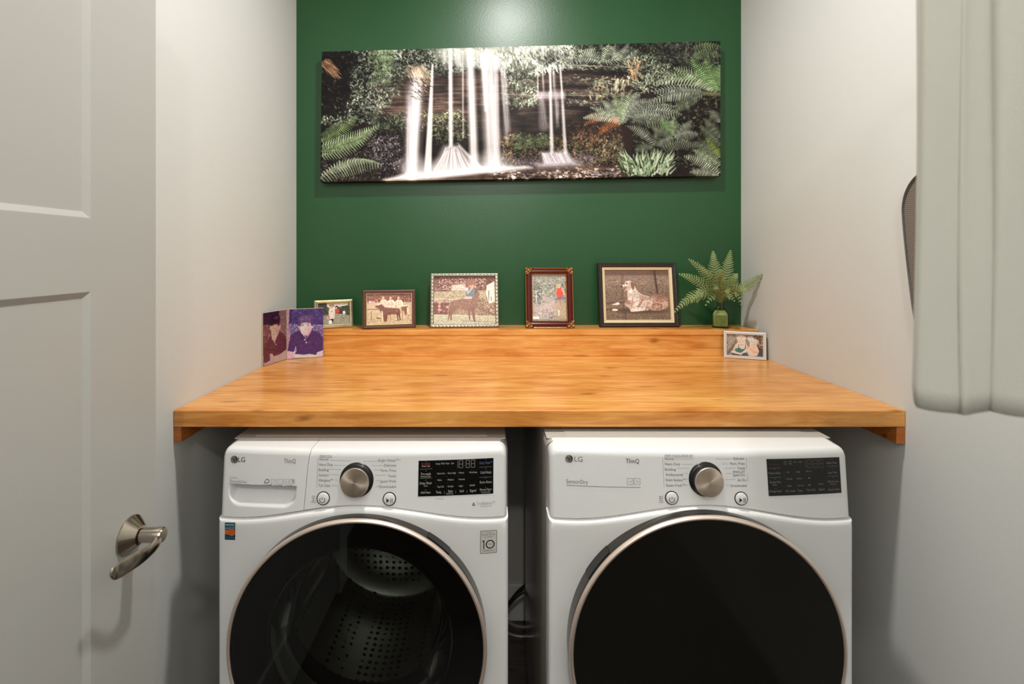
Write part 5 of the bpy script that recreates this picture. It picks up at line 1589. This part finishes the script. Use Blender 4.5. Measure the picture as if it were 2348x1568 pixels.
p.line([(1610, 470), (1630, 540), (1625, 620)], 7, (226, 224, 216)); p.line([(1600, 430), (1612, 350)], 8, (110, 108, 100)); p.line([(1640, 440), (1690, 340)], 8, (120, 118, 108))
p.poly([(1690, 660), (1860, 600), (1880, 800), (1700, 780)], (206, 188, 186), 0.6, 20)
p.ell(1907, 415, 27, 32, (214, 178, 160)); p.ell(1907, 398, 28, 20, (190, 186, 150)); p.poly([(1885, 445), (1945, 435), (1972, 470), (1960, 560), (1895, 560), (1872, 490)], (222, 86, 70), 1, 3)
p.seg((1885, 460), (1868, 520), 22, 16, (226, 130, 110)); p.seg((1955, 455), (1985, 520), 22, 14, (226, 180, 156)); p.poly([(1892, 555), (1962, 550), (1968, 600), (1905, 605)], (130, 120, 134), 1, 3)
p.seg((1908, 600), (1918, 700), 26, 14, (206, 158, 140)); p.seg((1948, 596), (1936, 650), 26, 18, (200, 150, 130)); p.seg((1936, 650), (1950, 700), 16, 10, (196, 146, 128)); p.seg((1912, 730), (1914, 800), 16, 10, (244, 240, 236))
for x0, y0, x1, c in ((1600, 305, 1720, 0), (1740, 303, 1935, 0), (1708, 735, 1770, 1), (1706, 776, 1764, 1), (1784, 772, 1845, 1), (1788, 822, 1980, 1)):
    x = x0
    while x < x1:
        hh = 12 + rng.random() * 7
        TC = (78, 78, 74)
        for on, sa, sb in ((.8, (x, y0 - hh), (x, y0 + hh)), (.45, (x + 13, y0 - hh), (x + 13, y0 + hh)), (.6, (x, y0 - hh), (x + 13, y0 - hh)), (.5, (x, y0), (x + 13, y0)), (.6, (x, y0 + hh), (x + 13, y0 + hh))):
            if rng.random() < on: p.seg(sa, sb, 5, 5, TC, 0.55, 1.6)
        x += 23
p.poly([(1580, 808), (1658, 808), (1658, 842), (1580, 842)], (246, 238, 234)); p.poly([(1575, 848), (2015, 848), (2015, 866), (1575, 866)], (140, 136, 124), 0.9, 2); tone(p, 0.05)
PR = [(0, 0.014), (0, 0.000), (0.001, -0.004), (0.003, -0.005), (0.0055, -0.003), (0.0095, -0.0065), (0.0150, -0.0080), (0.0195, -0.006), (0.0225, -0.0015), (0.0255, -0.0025), (0.0275, 0.0045)]
t, w, h = frame('picture_frame', 'cherry-red upright frame with gilt corners and a runner in red', (1206, 752), (1316.5, 752), 614.5, SHT, 0.17, PR, M_CHERRY, p, 0.0275, group='framed photographs along the ledge')
mb = moulding([(0.0002, 0.002), (0.0002, -0.0046), (0.0014, -0.0062), (0.003, -0.0052), (0.0034, -0.003)], w, h); e = mb.build('outer_gilt_edge', M_GOLD, t)
mb = MB()
ins = 0.0260
per = []
nx, nz_ = 26, 38
for k in range(nx): per += [(-w / 2 + ins + (w - 2 * ins) * k / (nx - 1), ins), (-w / 2 + ins + (w - 2 * ins) * k / (nx - 1), h - ins)]
for k in range(1, nz_): per += [(-w / 2 + ins, ins + (h - 2 * ins) * k / nz_), (w / 2 - ins, ins + (h - 2 * ins) * k / nz_)]
for x, z in per:
    rows = []
    for i in range(4):
        a = PI / 2 * i / 3
        rows.append([(x + 0.0023 * math.cos(a) * math.cos(2 * PI * k / 6), -0.0018 - 0.0022 * math.sin(a), z + 0.0023 * math.cos(a) * math.sin(2 * PI * k / 6)) for k in range(6)])
    mb.rows(rows, True)
b = mb.build('rope_trim', M_GOLD, t, smooth=True); b['kind'] = 'stuff'
for sx in (-1, 1):
    for sz in (0, 1):
        mb = MB(); rows = []
        cx = sx * (w / 2 - 0.0005); cz = 0.0005 if sz == 0 else h - 0.0005
        dx_, dz_ = -sx, (1 if sz == 0 else -1)
        NN = 14
        for i in range(NN + 1):
            row = []
            for j in range(NN + 1):
                u, v = i / NN, j / NN
                lim = 0.031
                x = lim * u; z = lim * v * (1 - 0.38 * u)
                x *= (1 - 0.38 * v)
                rl = 0.0092 + 0.0028 * math.sin(u * 11) * math.sin(v * 11) + 0.001 * (1 - u) * (1 - v)
                if i == NN or j == NN: rl = 0.004
                row.append((cx + dx_ * x, -rl, cz + dz_ * z))
            rows.append(row)
        mb.rows(rows)
        mb.build('corner_ornament', M_BRONZE, t, smooth=True)

# --- black carved frame with cream liner, dog lying on grass ---------------------------------------
p = Pic([(230, 305), (970, 305), (1015, 895), (245, 895)], 210, 170, (152, 128, 112))
p.poly([(225, 300), (975, 300), (985, 375), (228, 380)], (124, 96, 84), 1, 6); p.poly([(228, 370), (985, 368), (995, 560), (235, 560)], (164, 140, 124), 1, 14)
p.specks([(228, 370), (985, 370), (990, 500), (232, 500)], 160, 60, 10, [(176, 152, 134), (150, 126, 110)], 0.0)
p.specks([(235, 480), (1000, 480), (1015, 895), (245, 895)], 1900, 16, 7, [(140, 118, 96), (110, 90, 72), (166, 146, 120), (90, 72, 58)])
p.specks([(240, 760), (1010, 740), (1015, 895), (245, 895)], 900, 14, 6, [(120, 104, 74), (96, 80, 58), (150, 136, 100), (166, 110, 84)])
p.seg((435, 310), (450, 890), 30, 22, (120, 92, 82), 0.5, 8); p.seg((800, 310), (850, 590), 26, 20, (92, 66, 56), 0.75, 8); p.seg((812, 310), (845, 580), 8, 6, (60, 42, 36), 0.9); p.seg((470, 780), (480, 890), 26, 20, (90, 76, 64), 0.6, 8)
p.seg((250, 700), (470, 690), 22, 20, (110, 84, 74), 0.7, 8); p.seg((260, 770), (470, 770), 18, 18, (110, 84, 74), 0.7, 8)
WHT = (246, 232, 224)
p.a *= 0.9
p.ell(660, 790, 300, 30, (84, 68, 58), 0.7, 10)
p.poly([(720, 640), (820, 600), (930, 620), (985, 680), (985, 740), (930, 770), (820, 785), (700, 770), (680, 700)], (176, 140, 120), 1, 6)
p.ell(890, 640, 80, 44, (150, 112, 96), 0.8, 10, 0.35); p.ell(850, 735, 92, 48, (196, 160, 136), 1, 8); p.ell(840, 735, 62, 32, (156, 116, 98), 0.8, 8); p.ell(850, 740, 26, 15, (206, 172, 148), 0.8, 6)
p.ell(945, 690, 30, 50, (206, 176, 154), 0.7, 10)
p.poly([(455, 600), (470, 540), (500, 500), (570, 480), (600, 540), (660, 590), (760, 620), (800, 650), (780, 720), (700, 770), (600, 770), (520, 760), (470, 700)], (206, 184, 172), 1, 6)
p.poly([(520, 540), (575, 540), (630, 600), (640, 680), (600, 750), (545, 720), (500, 640)], WHT, 0.95, 10)
p.ell(690, 640, 90, 30, (180, 148, 134), 0.6, 14, 0.2); p.ell(720, 700, 70, 40, (226, 206, 194), 0.8, 14)
p.ell(520, 700, 56, 46, (214, 186, 174), 1, 8); p.ell(505, 690, 30, 26, (160, 118, 108), 0.8, 8); p.seg((560, 640), (545, 730), 10, 16, (140, 104, 94), 0.6, 8)
p.poly([(455, 560), (500, 500), (560, 470), (590, 520), (640, 590), (560, 640), (470, 640)], (214, 194, 182), 1, 4)
p.ell(522, 474, 50, 44, (212, 188, 174), 1, 3); p.ell(468, 500, 46, 28, (226, 208, 196), 1, 3, -0.25); p.ell(462, 520, 36, 16, (150, 116, 104), 0.9, 4, -0.25); p.ell(430, 504, 12, 11, (52, 36, 34), 1, 2)
p.poly([(540, 440), (572, 462), (578, 520), (560, 545), (540, 510), (532, 470)], (140, 102, 88), 1, 3); p.ell(490, 466, 8, 7, (46, 32, 30), 1, 2); p.ell(505, 446, 30, 9, (236, 222, 212), 0.8, 5)
p.poly([(458, 560), (490, 540), (500, 640), (470, 700), (455, 680)], (120, 88, 78), 0.8, 8); p.ell(532, 560, 24, 26, (248, 238, 230), 0.9, 6)
p.seg((680, 640), (625, 745), 12, 20, (120, 88, 76), 0.8, 6); p.line([(800, 640), (900, 625), (975, 680), (985, 740)], 8, (110, 80, 68), 0.7, 4); p.line([(790, 720), (840, 700), (900, 720), (900, 760), (840, 772)], 9, (116, 84, 70), 0.8, 4)
p.poly([(520, 765), (610, 745), (730, 755), (745, 780), (620, 795), (540, 800)], (232, 214, 204), 1, 5); p.seg((740, 690), (715, 775), 14, 22, (150, 112, 98), 0.7, 8)
p.specks([(560, 600), (940, 640), (930, 760), (560, 760)], 260, 22, 7, [(176, 140, 122), (226, 206, 194), (150, 114, 100), (200, 170, 152)], None, 0.5)
p.grain(0.14, 5, 4, p.mask([(440, 440), (560, 430), (640, 580), (940, 630), (985, 740), (800, 790), (520, 780), (455, 600)], 6))
p.poly([(310, 715), (385, 685), (410, 705), (380, 722)], (240, 226, 216), 1, 3); p.ell(350, 777, 34, 14, (236, 222, 212), 1, 3); tone(p)
PR = [(0, 0.014), (0, -0.001), (0.0012, -0.005), (0.005, -0.008), (0.009, -0.0065), (0.0115, -0.0075), (0.0155, -0.0045), (0.0175, -0.002), (0.0175, 0.0045)]
t, w, h = frame('picture_frame', 'largest framed photo, carved black frame with cream liner and a lying dog', (1375, 750.5), (1557, 750), 603, SHT, 0.14, PR, M_BLKF, p, 0.0280, group='framed photographs along the ledge')
mb = moulding([(0.0165, 0.003), (0.0172, -0.0022), (0.0188, -0.0020), (0.0240, 0.0004), (0.0245, -0.0002), (0.0265, 0.0000), (0.0280, 0.0030), (0.0284, 0.0045)], w, h); mb.build('cream_liner', M_CREAM, t)

# --- small white frame on the counter, two toddlers -------------------------------------------------
p = Pic([(415, 490), (1590, 570), (1565, 1235), (420, 1155)], 150, 96, (150, 140, 130))
p.poly([(415, 490), (700, 510), (640, 800), (420, 1000)], (176, 162, 150), 1, 20); p.specks([(415, 490), (760, 510), (700, 800), (430, 900)], 120, 70, 22, [(150, 136, 126), (196, 184, 170), (120, 108, 100)])
p.poly([(430, 1070), (720, 760), (760, 790), (470, 1150)], (110, 104, 98), 0.9, 10)
p.poly([(1380, 900), (1590, 900), (1570, 1240), (1380, 1200)], (74, 76, 80), 1, 30)
p.specks([(1280, 560), (1590, 580), (1580, 960), (1420, 950)], 130, 60, 40, [(196, 110, 96), (150, 84, 76), (60, 66, 52), (206, 206, 150), (90, 84, 76)])
p.ell(450, 530, 45, 40, (206, 140, 130), 0.9, 6)
SK = (224, 204, 192)
p.poly([(580, 1080), (700, 820), (780, 770), (1040, 770), (1090, 900), (1060, 1100), (900, 1160), (640, 1140)], SK, 1, 8)
p.poly([(700, 960), (790, 940), (800, 800), (820, 930), (900, 985), (1000, 960), (1035, 780), (1040, 960), (1010, 1050), (880, 1090), (740, 1060), (680, 1020)], (72, 120, 116), 1, 6)
p.poly([(570, 1080), (700, 1060), (900, 1100), (1060, 1090), (1100, 1200), (600, 1160)], (80, 84, 86), 1, 8); p.seg((600, 1060), (880, 1130), 70, 60, SK, 1, 6); p.seg((1040, 1000), (900, 1110), 60, 50, SK, 1, 6)
p.ell(905, 730, 130, 165, (228, 206, 194), 1, 6); p.ell(890, 630, 160, 95, (226, 216, 200), 1, 8); p.ell(880, 690, 110, 40, (222, 206, 190), 1, 8)
for x in (850, 945): p.ell(x, 745, 16, 9, (130, 110, 104), 0.8, 3)
p.ell(900, 845, 40, 12, (206, 140, 136), 0.8, 4); p.ell(900, 790, 14, 8, (206, 170, 160), 0.8, 4)
p.poly([(1050, 1000), (1130, 890), (1400, 910), (1450, 1060), (1380, 1190), (1150, 1190)], (230, 196, 176), 1, 8)
p.ell(1270, 850, 120, 140, (232, 204, 190), 1, 6); p.ell(1280, 740, 150, 90, (214, 206, 194), 1, 8); p.ell(1190, 660, 110, 80, (216, 214, 210), 0.9, 10)
for x in (1240, 1315): p.ell(x, 850, 13, 9, (120, 96, 90), 0.8, 3)
p.ell(1280, 925, 24, 9, (196, 120, 110), 0.8, 3); p.seg((1160, 960), (1230, 1020), 14, 8, (150, 104, 90), 0.8); p.ell(1320, 1070, 90, 50, (226, 176, 156), 1, 6); p.seg((1330, 1100), (1400, 1080), 12, 8, (176, 110, 96), 0.8); p.ell(1180, 1110, 90, 60, (220, 200, 186), 1, 8); tone(p, 0.04)
PR = [(0, 0.012), (0, 0.0), (0.0012, -0.003), (0.004, -0.004), (0.0062, -0.0005), (0.0068, -0.003), (0.0085, -0.0036), (0.0095, 0.0), (0.0102, 0.0045)]
frame('picture_frame', 'white framed photo of two toddlers standing on the counter at the right', (1660, 820), (1757.5, 826.5), 761, CT, 0.06, PR, M_WHITEF, p, 0.0100, group=None)

# --- folding acrylic photo holder on the counter, left ----------------------------------------------
def folding_holder():
    t = thing('photo_holder', 'folding clear holder with two purplish portraits of a dark-haired young man', 'photo holder', (-0.7290, 1.7790, CT + 0.0003))
    hgt = 0.183
    A = Vector((-0.7615 + 0.7290, 1.6610 - 1.7790, 0)); B = Vector((-0.6105 + 0.7290, 1.8230 - 1.7790, 0))
    # left portrait
    p = Pic([(100, 287), (608, 192), (612, 1215), (100, 1395)], 110, 170, (72, 44, 62))
    p.poly([(100, 280), (445, 215), (445, 520), (100, 525)], (30, 14, 46), 1, 6); p.poly([(445, 215), (610, 190), (612, 760), (450, 760)], (98, 72, 86), 1, 6)
    p.specks([(445, 215), (612, 190), (612, 900), (470, 800)], 150, 50, 14, [(120, 92, 104), (80, 56, 72), (136, 110, 120)], 1.5); p.specks([(100, 520), (290, 520), (260, 960), (100, 960)], 150, 34, 16, [(104, 66, 76), (84, 50, 58), (130, 94, 104)])
    for x in (130, 210, 310): p.seg((x, 300), (x - 15, 500), 10, 8, (60, 34, 76), 0.6, 3)
    p.poly([(100, 1180), (260, 1100), (250, 1390), (100, 1395)], (66, 32, 52), 1, 10); p.seg((100, 1200), (130, 1390), 30, 40, (150, 104, 124), 0.9, 10)
    p.poly([(270, 720), (420, 690), (390, 870), (340, 900), (280, 820)], (214, 162, 166), 1, 4)
    p.poly([(120, 1080), (150, 930), (270, 740), (290, 830), (345, 880), (425, 690), (480, 650), (580, 740), (612, 860), (612, 1020), (500, 1090), (320, 1170), (250, 1140), (230, 1290), (110, 1300)], (72, 32, 54), 1, 5)
    p.seg((140, 1020), (430, 1070), 8, 8, (34, 14, 30), 0.8, 3); p.specks([(150, 900), (560, 760), (590, 1000), (200, 1100)], 80, 40, 14, [(84, 42, 64), (60, 24, 46)])
    p.poly([(240, 1130), (290, 1120), (330, 1175), (470, 1120), (612, 1010), (612, 1215), (420, 1290), (250, 1280)], (212, 156, 168), 1, 5); p.poly([(120, 1350), (230, 1270), (420, 1285), (300, 1330), (150, 1395)], (200, 146, 172), 1, 5)
    p.ell(258, 585, 18, 34, (206, 156, 156), 1, 3); p.ell(455, 560, 22, 40, (206, 156, 160), 1, 3)
    p.ell(355, 580, 92, 140, (218, 168, 164), 1, 4); p.ell(355, 650, 70, 70, (216, 166, 164), 1, 4); p.ell(410, 620, 40, 80, (190, 132, 138), 0.5, 10)
    p.ell(360, 405, 108, 80, (26, 10, 30), 1, 6); p.ell(285, 470, 34, 60, (26, 10, 30), 1, 5); p.ell(430, 450, 28, 70, (30, 12, 36), 1, 5); p.ell(380, 370, 60, 26, (70, 46, 92), 0.6, 8)
    for x, y in ((322, 518), (392, 506)):
        p.ell(x, y, 20, 9, (110, 62, 66), 1, 3); p.ell(x, y, 9, 7, (40, 16, 24), 1, 2); p.seg((x - 24, y - 24), (x + 22, y - 28), 9, 7, (50, 22, 34), 0.95, 2)
    p.seg((352, 520), (345, 592), 8, 14, (196, 138, 138), 0.8, 4); p.ell(352, 600, 24, 9, (170, 104, 108), 0.8, 4)
    p.ell(360, 645, 38, 12, (140, 70, 80), 1, 3); p.ell(358, 642, 28, 7, (236, 214, 214), 1, 2); p.seg((310, 715), (400, 700), 14, 12, (150, 100, 110), 0.6, 6)
    for x, y in ((345, 882), (374, 926)): p.ell(x, y, 12, 13, (226, 190, 180), 1, 2)
    p.a = np.clip(np.clip(p.a, 0, 1) ** 0.62 * 1.30 - 0.07, 0, 1) * 0.97 + 0.05 * np.array([0.75, 0.6, 0.72]); tone(p, 0.04)
    def pane(vec, pic, flip):
        d = vec.normalized(); n = Vector((d.y, -d.x, 0))
        if n.y > 0: n = -n
        L = vec.length
        a, b = (Vector((0, 0, 0)) + d * 0.002, vec) if not flip else (vec, Vector((0, 0, 0)) + d * 0.002)
        e = n * 0.0012
        pic_obj('portrait_photograph', pic, [a + e + Vector((0, 0, hgt - 0.0015)), b + e + Vector((0, 0, hgt - 0.0015)), b + e + Vector((0, 0, 0.0015)), a + e + Vector((0, 0, 0.0015))], M_PHOTO, t)
        mb = MB()
        q = [a - n * 0.0035, b - n * 0.0035, b + n * 0.0004, a + n * 0.0004]
        mb.add([(v.x, v.y, 0) for v in q] + [(v.x, v.y, hgt) for v in q], [(0, 3, 2, 1), (4, 5, 6, 7), (0, 1, 5, 4), (1, 2, 6, 5), (2, 3, 7, 6), (3, 0, 4, 7)])
        mb.build('holder_panel', M_PALE, t)
        mb = MB()
        q0, q1 = a + n * 0.0022, b + n * 0.0022
        mb.add([(q0.x, q0.y, 0), (q1.x, q1.y, 0), (q1.x, q1.y, hgt), (q0.x, q0.y, hgt)], [(0, 1, 2, 3)])
        mb.build('clear_cover', M_ACRYL, t)
    pane(A, p, True)
    # right portrait
    p = Pic([(622, 188), (1398, 152), (1400, 1172), (620, 1235)], 130, 170, (56, 40, 96))
    p.specks([(660, 190), (1400, 150), (1400, 520), (660, 540)], 120, 90, 40, [(64, 48, 110), (46, 30, 84), (76, 60, 124)], 0.2)
    p.poly([(620, 190), (686, 188), (660, 560), (700, 700), (640, 1050), (620, 1060)], (150, 118, 140), 1, 5); p.specks([(620, 200), (690, 200), (680, 1000), (620, 1050)], 90, 30, 14, [(190, 160, 170), (120, 90, 116), (170, 130, 140)], 1.5); p.poly([(672, 195), (720, 195), (700, 500), (664, 520)], (36, 20, 64), 0.9, 6)
    p.specks([(660, 480), (900, 500), (900, 640), (680, 720)], 240, 34, 12, [(150, 140, 196), (110, 96, 160), (196, 186, 220), (60, 44, 96)]); p.specks([(1150, 480), (1400, 500), (1400, 760), (1180, 640)], 240, 34, 12, [(130, 116, 176), (100, 84, 150), (180, 168, 206), (150, 120, 170)])
    p.poly([(930, 620), (1120, 600), (1110, 760), (1040, 830), (960, 780)], (186, 130, 160), 1, 5)
    p.poly([(760, 1070), (800, 960), (850, 1000), (900, 1060), (1250, 1090), (1270, 1190), (770, 1210)], (226, 206, 222), 1, 5)
    p.poly([(632, 1060), (660, 900), (700, 740), (800, 660), (910, 610), (950, 720), (1040, 815), (1100, 700), (1130, 620), (1230, 640), (1340, 690), (1376, 830), (1392, 1030), (1270, 1080), (1240, 1140), (1100, 1120), (980, 1140), (780, 1125), (830, 1040), (800, 965), (760, 1080)], (58, 26, 84), 1, 5)
    p.specks([(700, 740), (1340, 700), (1370, 1000), (800, 1080)], 120, 70, 22, [(66, 32, 94), (48, 18, 72), (76, 40, 100)]); p.poly([(1000, 760), (1060, 790), (1050, 1100), (960, 1100)], (68, 32, 90), 0.5, 12)
    p.poly([(920, 640), (960, 760), (1000, 830), (950, 820), (890, 680)], (40, 14, 66), 0.9, 4); p.poly([(1130, 640), (1100, 740), (1050, 830), (1090, 830), (1160, 700)], (44, 18, 72), 0.8, 4)
    p.poly([(620, 1062), (760, 1085), (800, 1210), (620, 1236)], (208, 164, 190), 1, 5); p.poly([(1262, 1085), (1398, 1035), (1400, 1170), (1245, 1185)], (216, 176, 196), 1, 5); p.seg((640, 1140), (790, 1210), 20, 14, (180, 130, 164), 0.7, 8)
    p.ell(885, 545, 20, 46, (206, 168, 186), 1, 3); p.ell(1165, 520, 26, 60, (200, 160, 186), 1, 3)
    p.ell(1020, 560, 132, 150, (226, 194, 200), 1, 4); p.ell(1010, 640, 100, 80, (220, 184, 194), 1, 4); p.ell(1100, 600, 46, 100, (186, 140, 166), 0.55, 12); p.ell(960, 560, 50, 70, (240, 214, 214), 0.5, 14)
    p.ell(1025, 395, 165, 92, (84, 60, 108), 1, 6); p.ell(890, 460, 42, 80, (66, 44, 90), 1, 6); p.ell(1160, 450, 40, 80, (70, 46, 96), 1, 6); p.ell(1020, 455, 110, 30, (62, 38, 84), 0.9, 6); p.ell(1010, 480, 90, 24, (226, 194, 200), 0.8, 8)
    for k in range(26):
        x = 880 + rng.random() * 280; y = 330 + abs(x - 1025) * 0.35 + rng.random() * 70; t_ = (x - 1025) / 150 + 1.57 + rng.normal() * 0.4
        p.seg((x, y), (x + 34 * math.cos(t_) * 1.2, y + 30), 14, 5, [(130, 104, 146), (62, 38, 86), (104, 78, 126), (168, 146, 178)][k % 4], 0.6, 4)
    for x, y in ((955, 525), (1068, 520)):
        p.ell(x, y, 28, 11, (176, 130, 150), 1, 3); p.ell(x, y, 13, 9, (60, 34, 66), 1, 2); p.seg((x - 34, y - 28), (x + 32, y - 30), 11, 8, (90, 60, 90), 0.9, 3)
    p.seg((1012, 530), (1008, 605), 10, 22, (206, 166, 180), 0.9, 5); p.ell(1010, 614, 30, 11, (186, 136, 156), 0.9, 4); p.ell(1015, 665, 52, 18, (176, 110, 140), 1, 4); p.ell(1015, 660, 42, 10, (246, 234, 238), 1, 3); p.seg((950, 640), (965, 690), 6, 6, (190, 140, 160), 0.7, 3); p.seg((1075, 640), (1070, 690), 6, 6, (176, 124, 150), 0.7, 3)
    for x, y in ((998, 822), (1030, 882)): p.ell(x, y, 16, 15, (226, 210, 224), 1, 2)
    p.a = np.clip(np.clip(p.a, 0, 1) ** 0.74 * 1.28 - 0.08, 0, 1) * 0.97 + 0.04 * np.array([0.7, 0.62, 0.8]); tone(p, 0.04)
    pane(B, p, False)
    mb = MB(); mb.box((-0.0022, -0.003, 0), (0.0022, 0.0015, hgt)); mb.build('spine', M_PALE, t)
folding_holder()

# ================================================================== FERN IN A BOTTLE
VY_, VXW = 1.905, (1651 - VX) * 1.905 / F_PX
def bottle():
    t = thing('glass_bottle', 'small square green-tinted glass bottle holding fern fronds', 'bottle', (VXW, VY_, SHT + 0.0003), (0, 0, -0.38))
    def sq(hw, z, ch=0.3, n=5):
        pts = []
        r = hw * ch
        for cx, cy, a0 in ((1, -1, -PI / 2), (1, 1, 0), (-1, 1, PI / 2), (-1, -1, PI)):
            for k in range(n): 
                a = a0 + PI / 2 * k / (n - 1)
                pts.append((cx * (hw - r) + r * math.cos(a), cy * (hw - r) + r * math.sin(a), z))
        return pts
    prof = [(0.026, 0.0, .3), (0.0315, 0.003, .3), (0.0325, 0.010, .28), (0.0325, 0.050, .28), (0.0300, 0.060, .4), (0.0215, 0.0715, .8), (0.0130, 0.077, 1), (0.0108, 0.081, 1), (0.0108, 0.092, 1), (0.0125, 0.0935, 1), (0.0125, 0.097, 1), (0.0095, 0.097, 1), (0.0090, 0.08, 1)]
    mb = MB(); rows = [sq(*q) for q in prof]
    rows = [sq(h * 0.90 if h > 0.013 else h, z, c) for h, z, c in prof]
    mb.rows(rows, True); mb.f.append(tuple(range(20))[::-1])
    b = mb.build('bottle_body', M_VGLASS, t); smooth_by_angle(b, 50)
    mb = MB(); rows = [sq(h * 0.90, z, c) for h, z, c in ((0.0290, 0.006, .3), (0.0295, 0.048, .3), (0.0270, 0.057, .4), (0.0205, 0.066, .7))]
    mb.rows(rows, True); mb.f.append(tuple(range(20))[::-1]); mb.f.append(tuple(60 + i for i in range(20)))
    m = mat('green_water', rgb(172, 182, 122), 0.15, var=(90, 0.5)); mb.build('green_filling', m, t, smooth=False)
bottle()

def fern():
    t = thing('fern', 'spray of pale green fern fronds standing in the glass bottle', 'fern', (VXW, VY_, SHT + 0.093))
    base = Vector((VXW, VY_, SHT + 0.093))
    R = random.Random(5)
    def frond(tip, mid, wmax, n_=15, stem0=0.28, nrm=None, curl=0.0):
        n = n_ - 1
        P0, P1, P2 = Vector((0, 0, 0)), mid - base, tip - base
        P1c = 2 * P1 - 0.5 * (P0 + P2)
        def B(q): return P0 * (1 - q) ** 2 + P1c * 2 * q * (1 - q) + P2 * q * q
        mb = MB()
        st = [B(i / 20) for i in range(21)]
        mb.tube(st, [0.0013 * (1 - 0.75 * i / 20) for i in range(21)], 6)
        view = Vector((-base.x, -base.y, 0.25)).normalized()
        for i in range(n):
            q = stem0 + (0.985 - stem0) * (i / (n - 1)) ** 0.92
            p_ = B(q); tg = (B(min(1, q + 0.02)) - B(q - 0.02)).normalized()
            sd = tg.cross(view).normalized()
            up = sd.cross(tg).normalized()
            s_ = (i + 0.6) / n
            ln = wmax * (min(1, s_ / 0.22) ** 0.6) * (1 - max(0, (s_ - 0.22) / 0.80)) ** 0.85 + 0.002
            wd = min(0.0046, (0.985 - stem0) * (P2 - P0).length / n * 0.58)
            for sg in (-1, 1):
                l = ln * (0.88 + 0.24 * R.random())
                d = (sd * sg + tg * (0.45 + 0.10 * R.random()) + up * (R.random() - 0.5) * 0.35).normalized()
                w_ = d.cross(up).normalized()
                m_ = max(4, int(l / 0.0036))
                rows = []
                for k in range(m_ * 2 + 1):
                    f = k / (m_ * 2)
                    prof_ = (1 - f) ** 0.45 * min(1, 0.6 + f * 4)
                    lobe = 1.0 if k % 2 == 0 else 0.48
                    hw = wd * prof_ * lobe
                    c = p_ + d * (l * f) + tg * (l * 0.16 * f * f) - up * (0.10 * l * f * f) + Vector((0, 0, -0.10 * l * f * f))
                    bow = up * (-0.0007)
                    rows.append([c + w_ * hw + bow, c, c - w_ * hw + bow])
                mb.rows(rows)
        o = mb.build('frond', M_LEAF, t, fixn=False)
        return o
    def A(px, py, Y): return at(px, py, Y)
    frond(A(1635, 576, 1.885), A(1640, 628, 1.885), 0.026, 15, .36)
    frond(A(1675, 574, 1.880), A(1664, 632, 1.885), 0.028, 16, .34)
    frond(A(1579, 594, 1.870), A(1624, 636, 1.87), 0.024, 15, .34)
    frond(A(1557, 628, 1.880), A(1614, 652, 1.87), 0.026, 15, .34)
    frond(A(1546, 716, 1.850), A(1602, 676, 1.86), 0.030, 17, .26)
    frond(A(1757, 626, 1.800), A(1704, 660, 1.86), 0.026, 15, .38)
    frond(A(1700, 700, 1.830), A(1682, 664, 1.85), 0.026, 11, .30)
    frond(A(1606, 612, 1.83), A(1636, 650, 1.85), 0.026, 13, .30)
    frond(A(1652, 618, 1.80), A(1652, 652, 1.83), 0.032, 13, .25)
    frond(A(1690, 628, 1.83), A(1672, 655, 1.85), 0.026, 13, .28)
    frond(A(1585, 690, 1.80), A(1622, 665, 1.83), 0.030, 13, .25)
    frond(A(1712, 668, 1.79), A(1684, 662, 1.84), 0.028, 12, .25)
    frond(A(1618, 700, 1.83), A(1640, 676, 1.86), 0.022, 9, .22)
    frond(A(1684, 690, 1.85), A(1664, 676, 1.87), 0.022, 9, .22)
    frond(A(1660, 640, 1.87), A(1654, 668, 1.88), 0.030, 12, .18)
    frond(A(1640, 662, 1.76), A(1648, 660, 1.82), 0.030, 12, .22)
    frond(A(1670, 672, 1.77), A(1662, 664, 1.83), 0.026, 11, .25)
    mb = MB()
    for dx, dy in ((0.003, 0), (-0.003, 0.002), (0, -0.003), (0.004, 0.004), (-0.004, -0.003)):
        mb.tube([(dx * 0.6, dy * 0.6, 0.008), (dx * 0.6, dy * 0.6, -0.02), (dx * 2.5, dy * 2.5, -0.070)], 0.0012, 6)
    o = mb.build('stem_bundle', M_STEM, t, smooth=True); o['kind'] = 'stuff'
fern()

# ================================================================== LIGHT
def lamp(name, loc, power, r, color=(1, 0.985, 0.955)):
    d = bpy.data.lights.new(name, 'POINT'); d.energy = power; d.shadow_soft_size = r; d.color = color
    o = bpy.data.objects.new(name, d); COL.objects.link(o); o.location = loc
    return o
d = bpy.data.lights.new('ceiling_downlight', 'AREA'); d.shape = 'DISK'; d.size = 0.12; d.spread = math.radians(166); d.energy = 24; d.color = (1, 0.985, 0.955)
o = bpy.data.objects.new('ceiling_downlight', d); COL.objects.link(o); o.location = (0.13, 1.045, 2.86)
lamp('hallway_lamp', (0.02, -0.94, 2.69), 36, 0.05)
d = bpy.data.lights.new('hallway_fill', 'AREA'); d.shape = 'RECTANGLE'; d.size = 1.6; d.size_y = 0.8; d.energy = 13; d.color = (0.98, 0.99, 1.0)  # unseen soft fill added behind the camera to brighten the machine fronts
o = bpy.data.objects.new('hallway_fill', d); COL.objects.link(o); o.location = (0.12, -1.5, 2.15); o.rotation_euler = (math.radians(68), 0, 0)
w = bpy.data.worlds.new('world'); scn.world = w; w.use_nodes = True
w.node_tree.nodes['Background'].inputs[0].default_value = (0.5, 0.5, 0.5, 1)
w.node_tree.nodes['Background'].inputs[1].default_value = 0.2
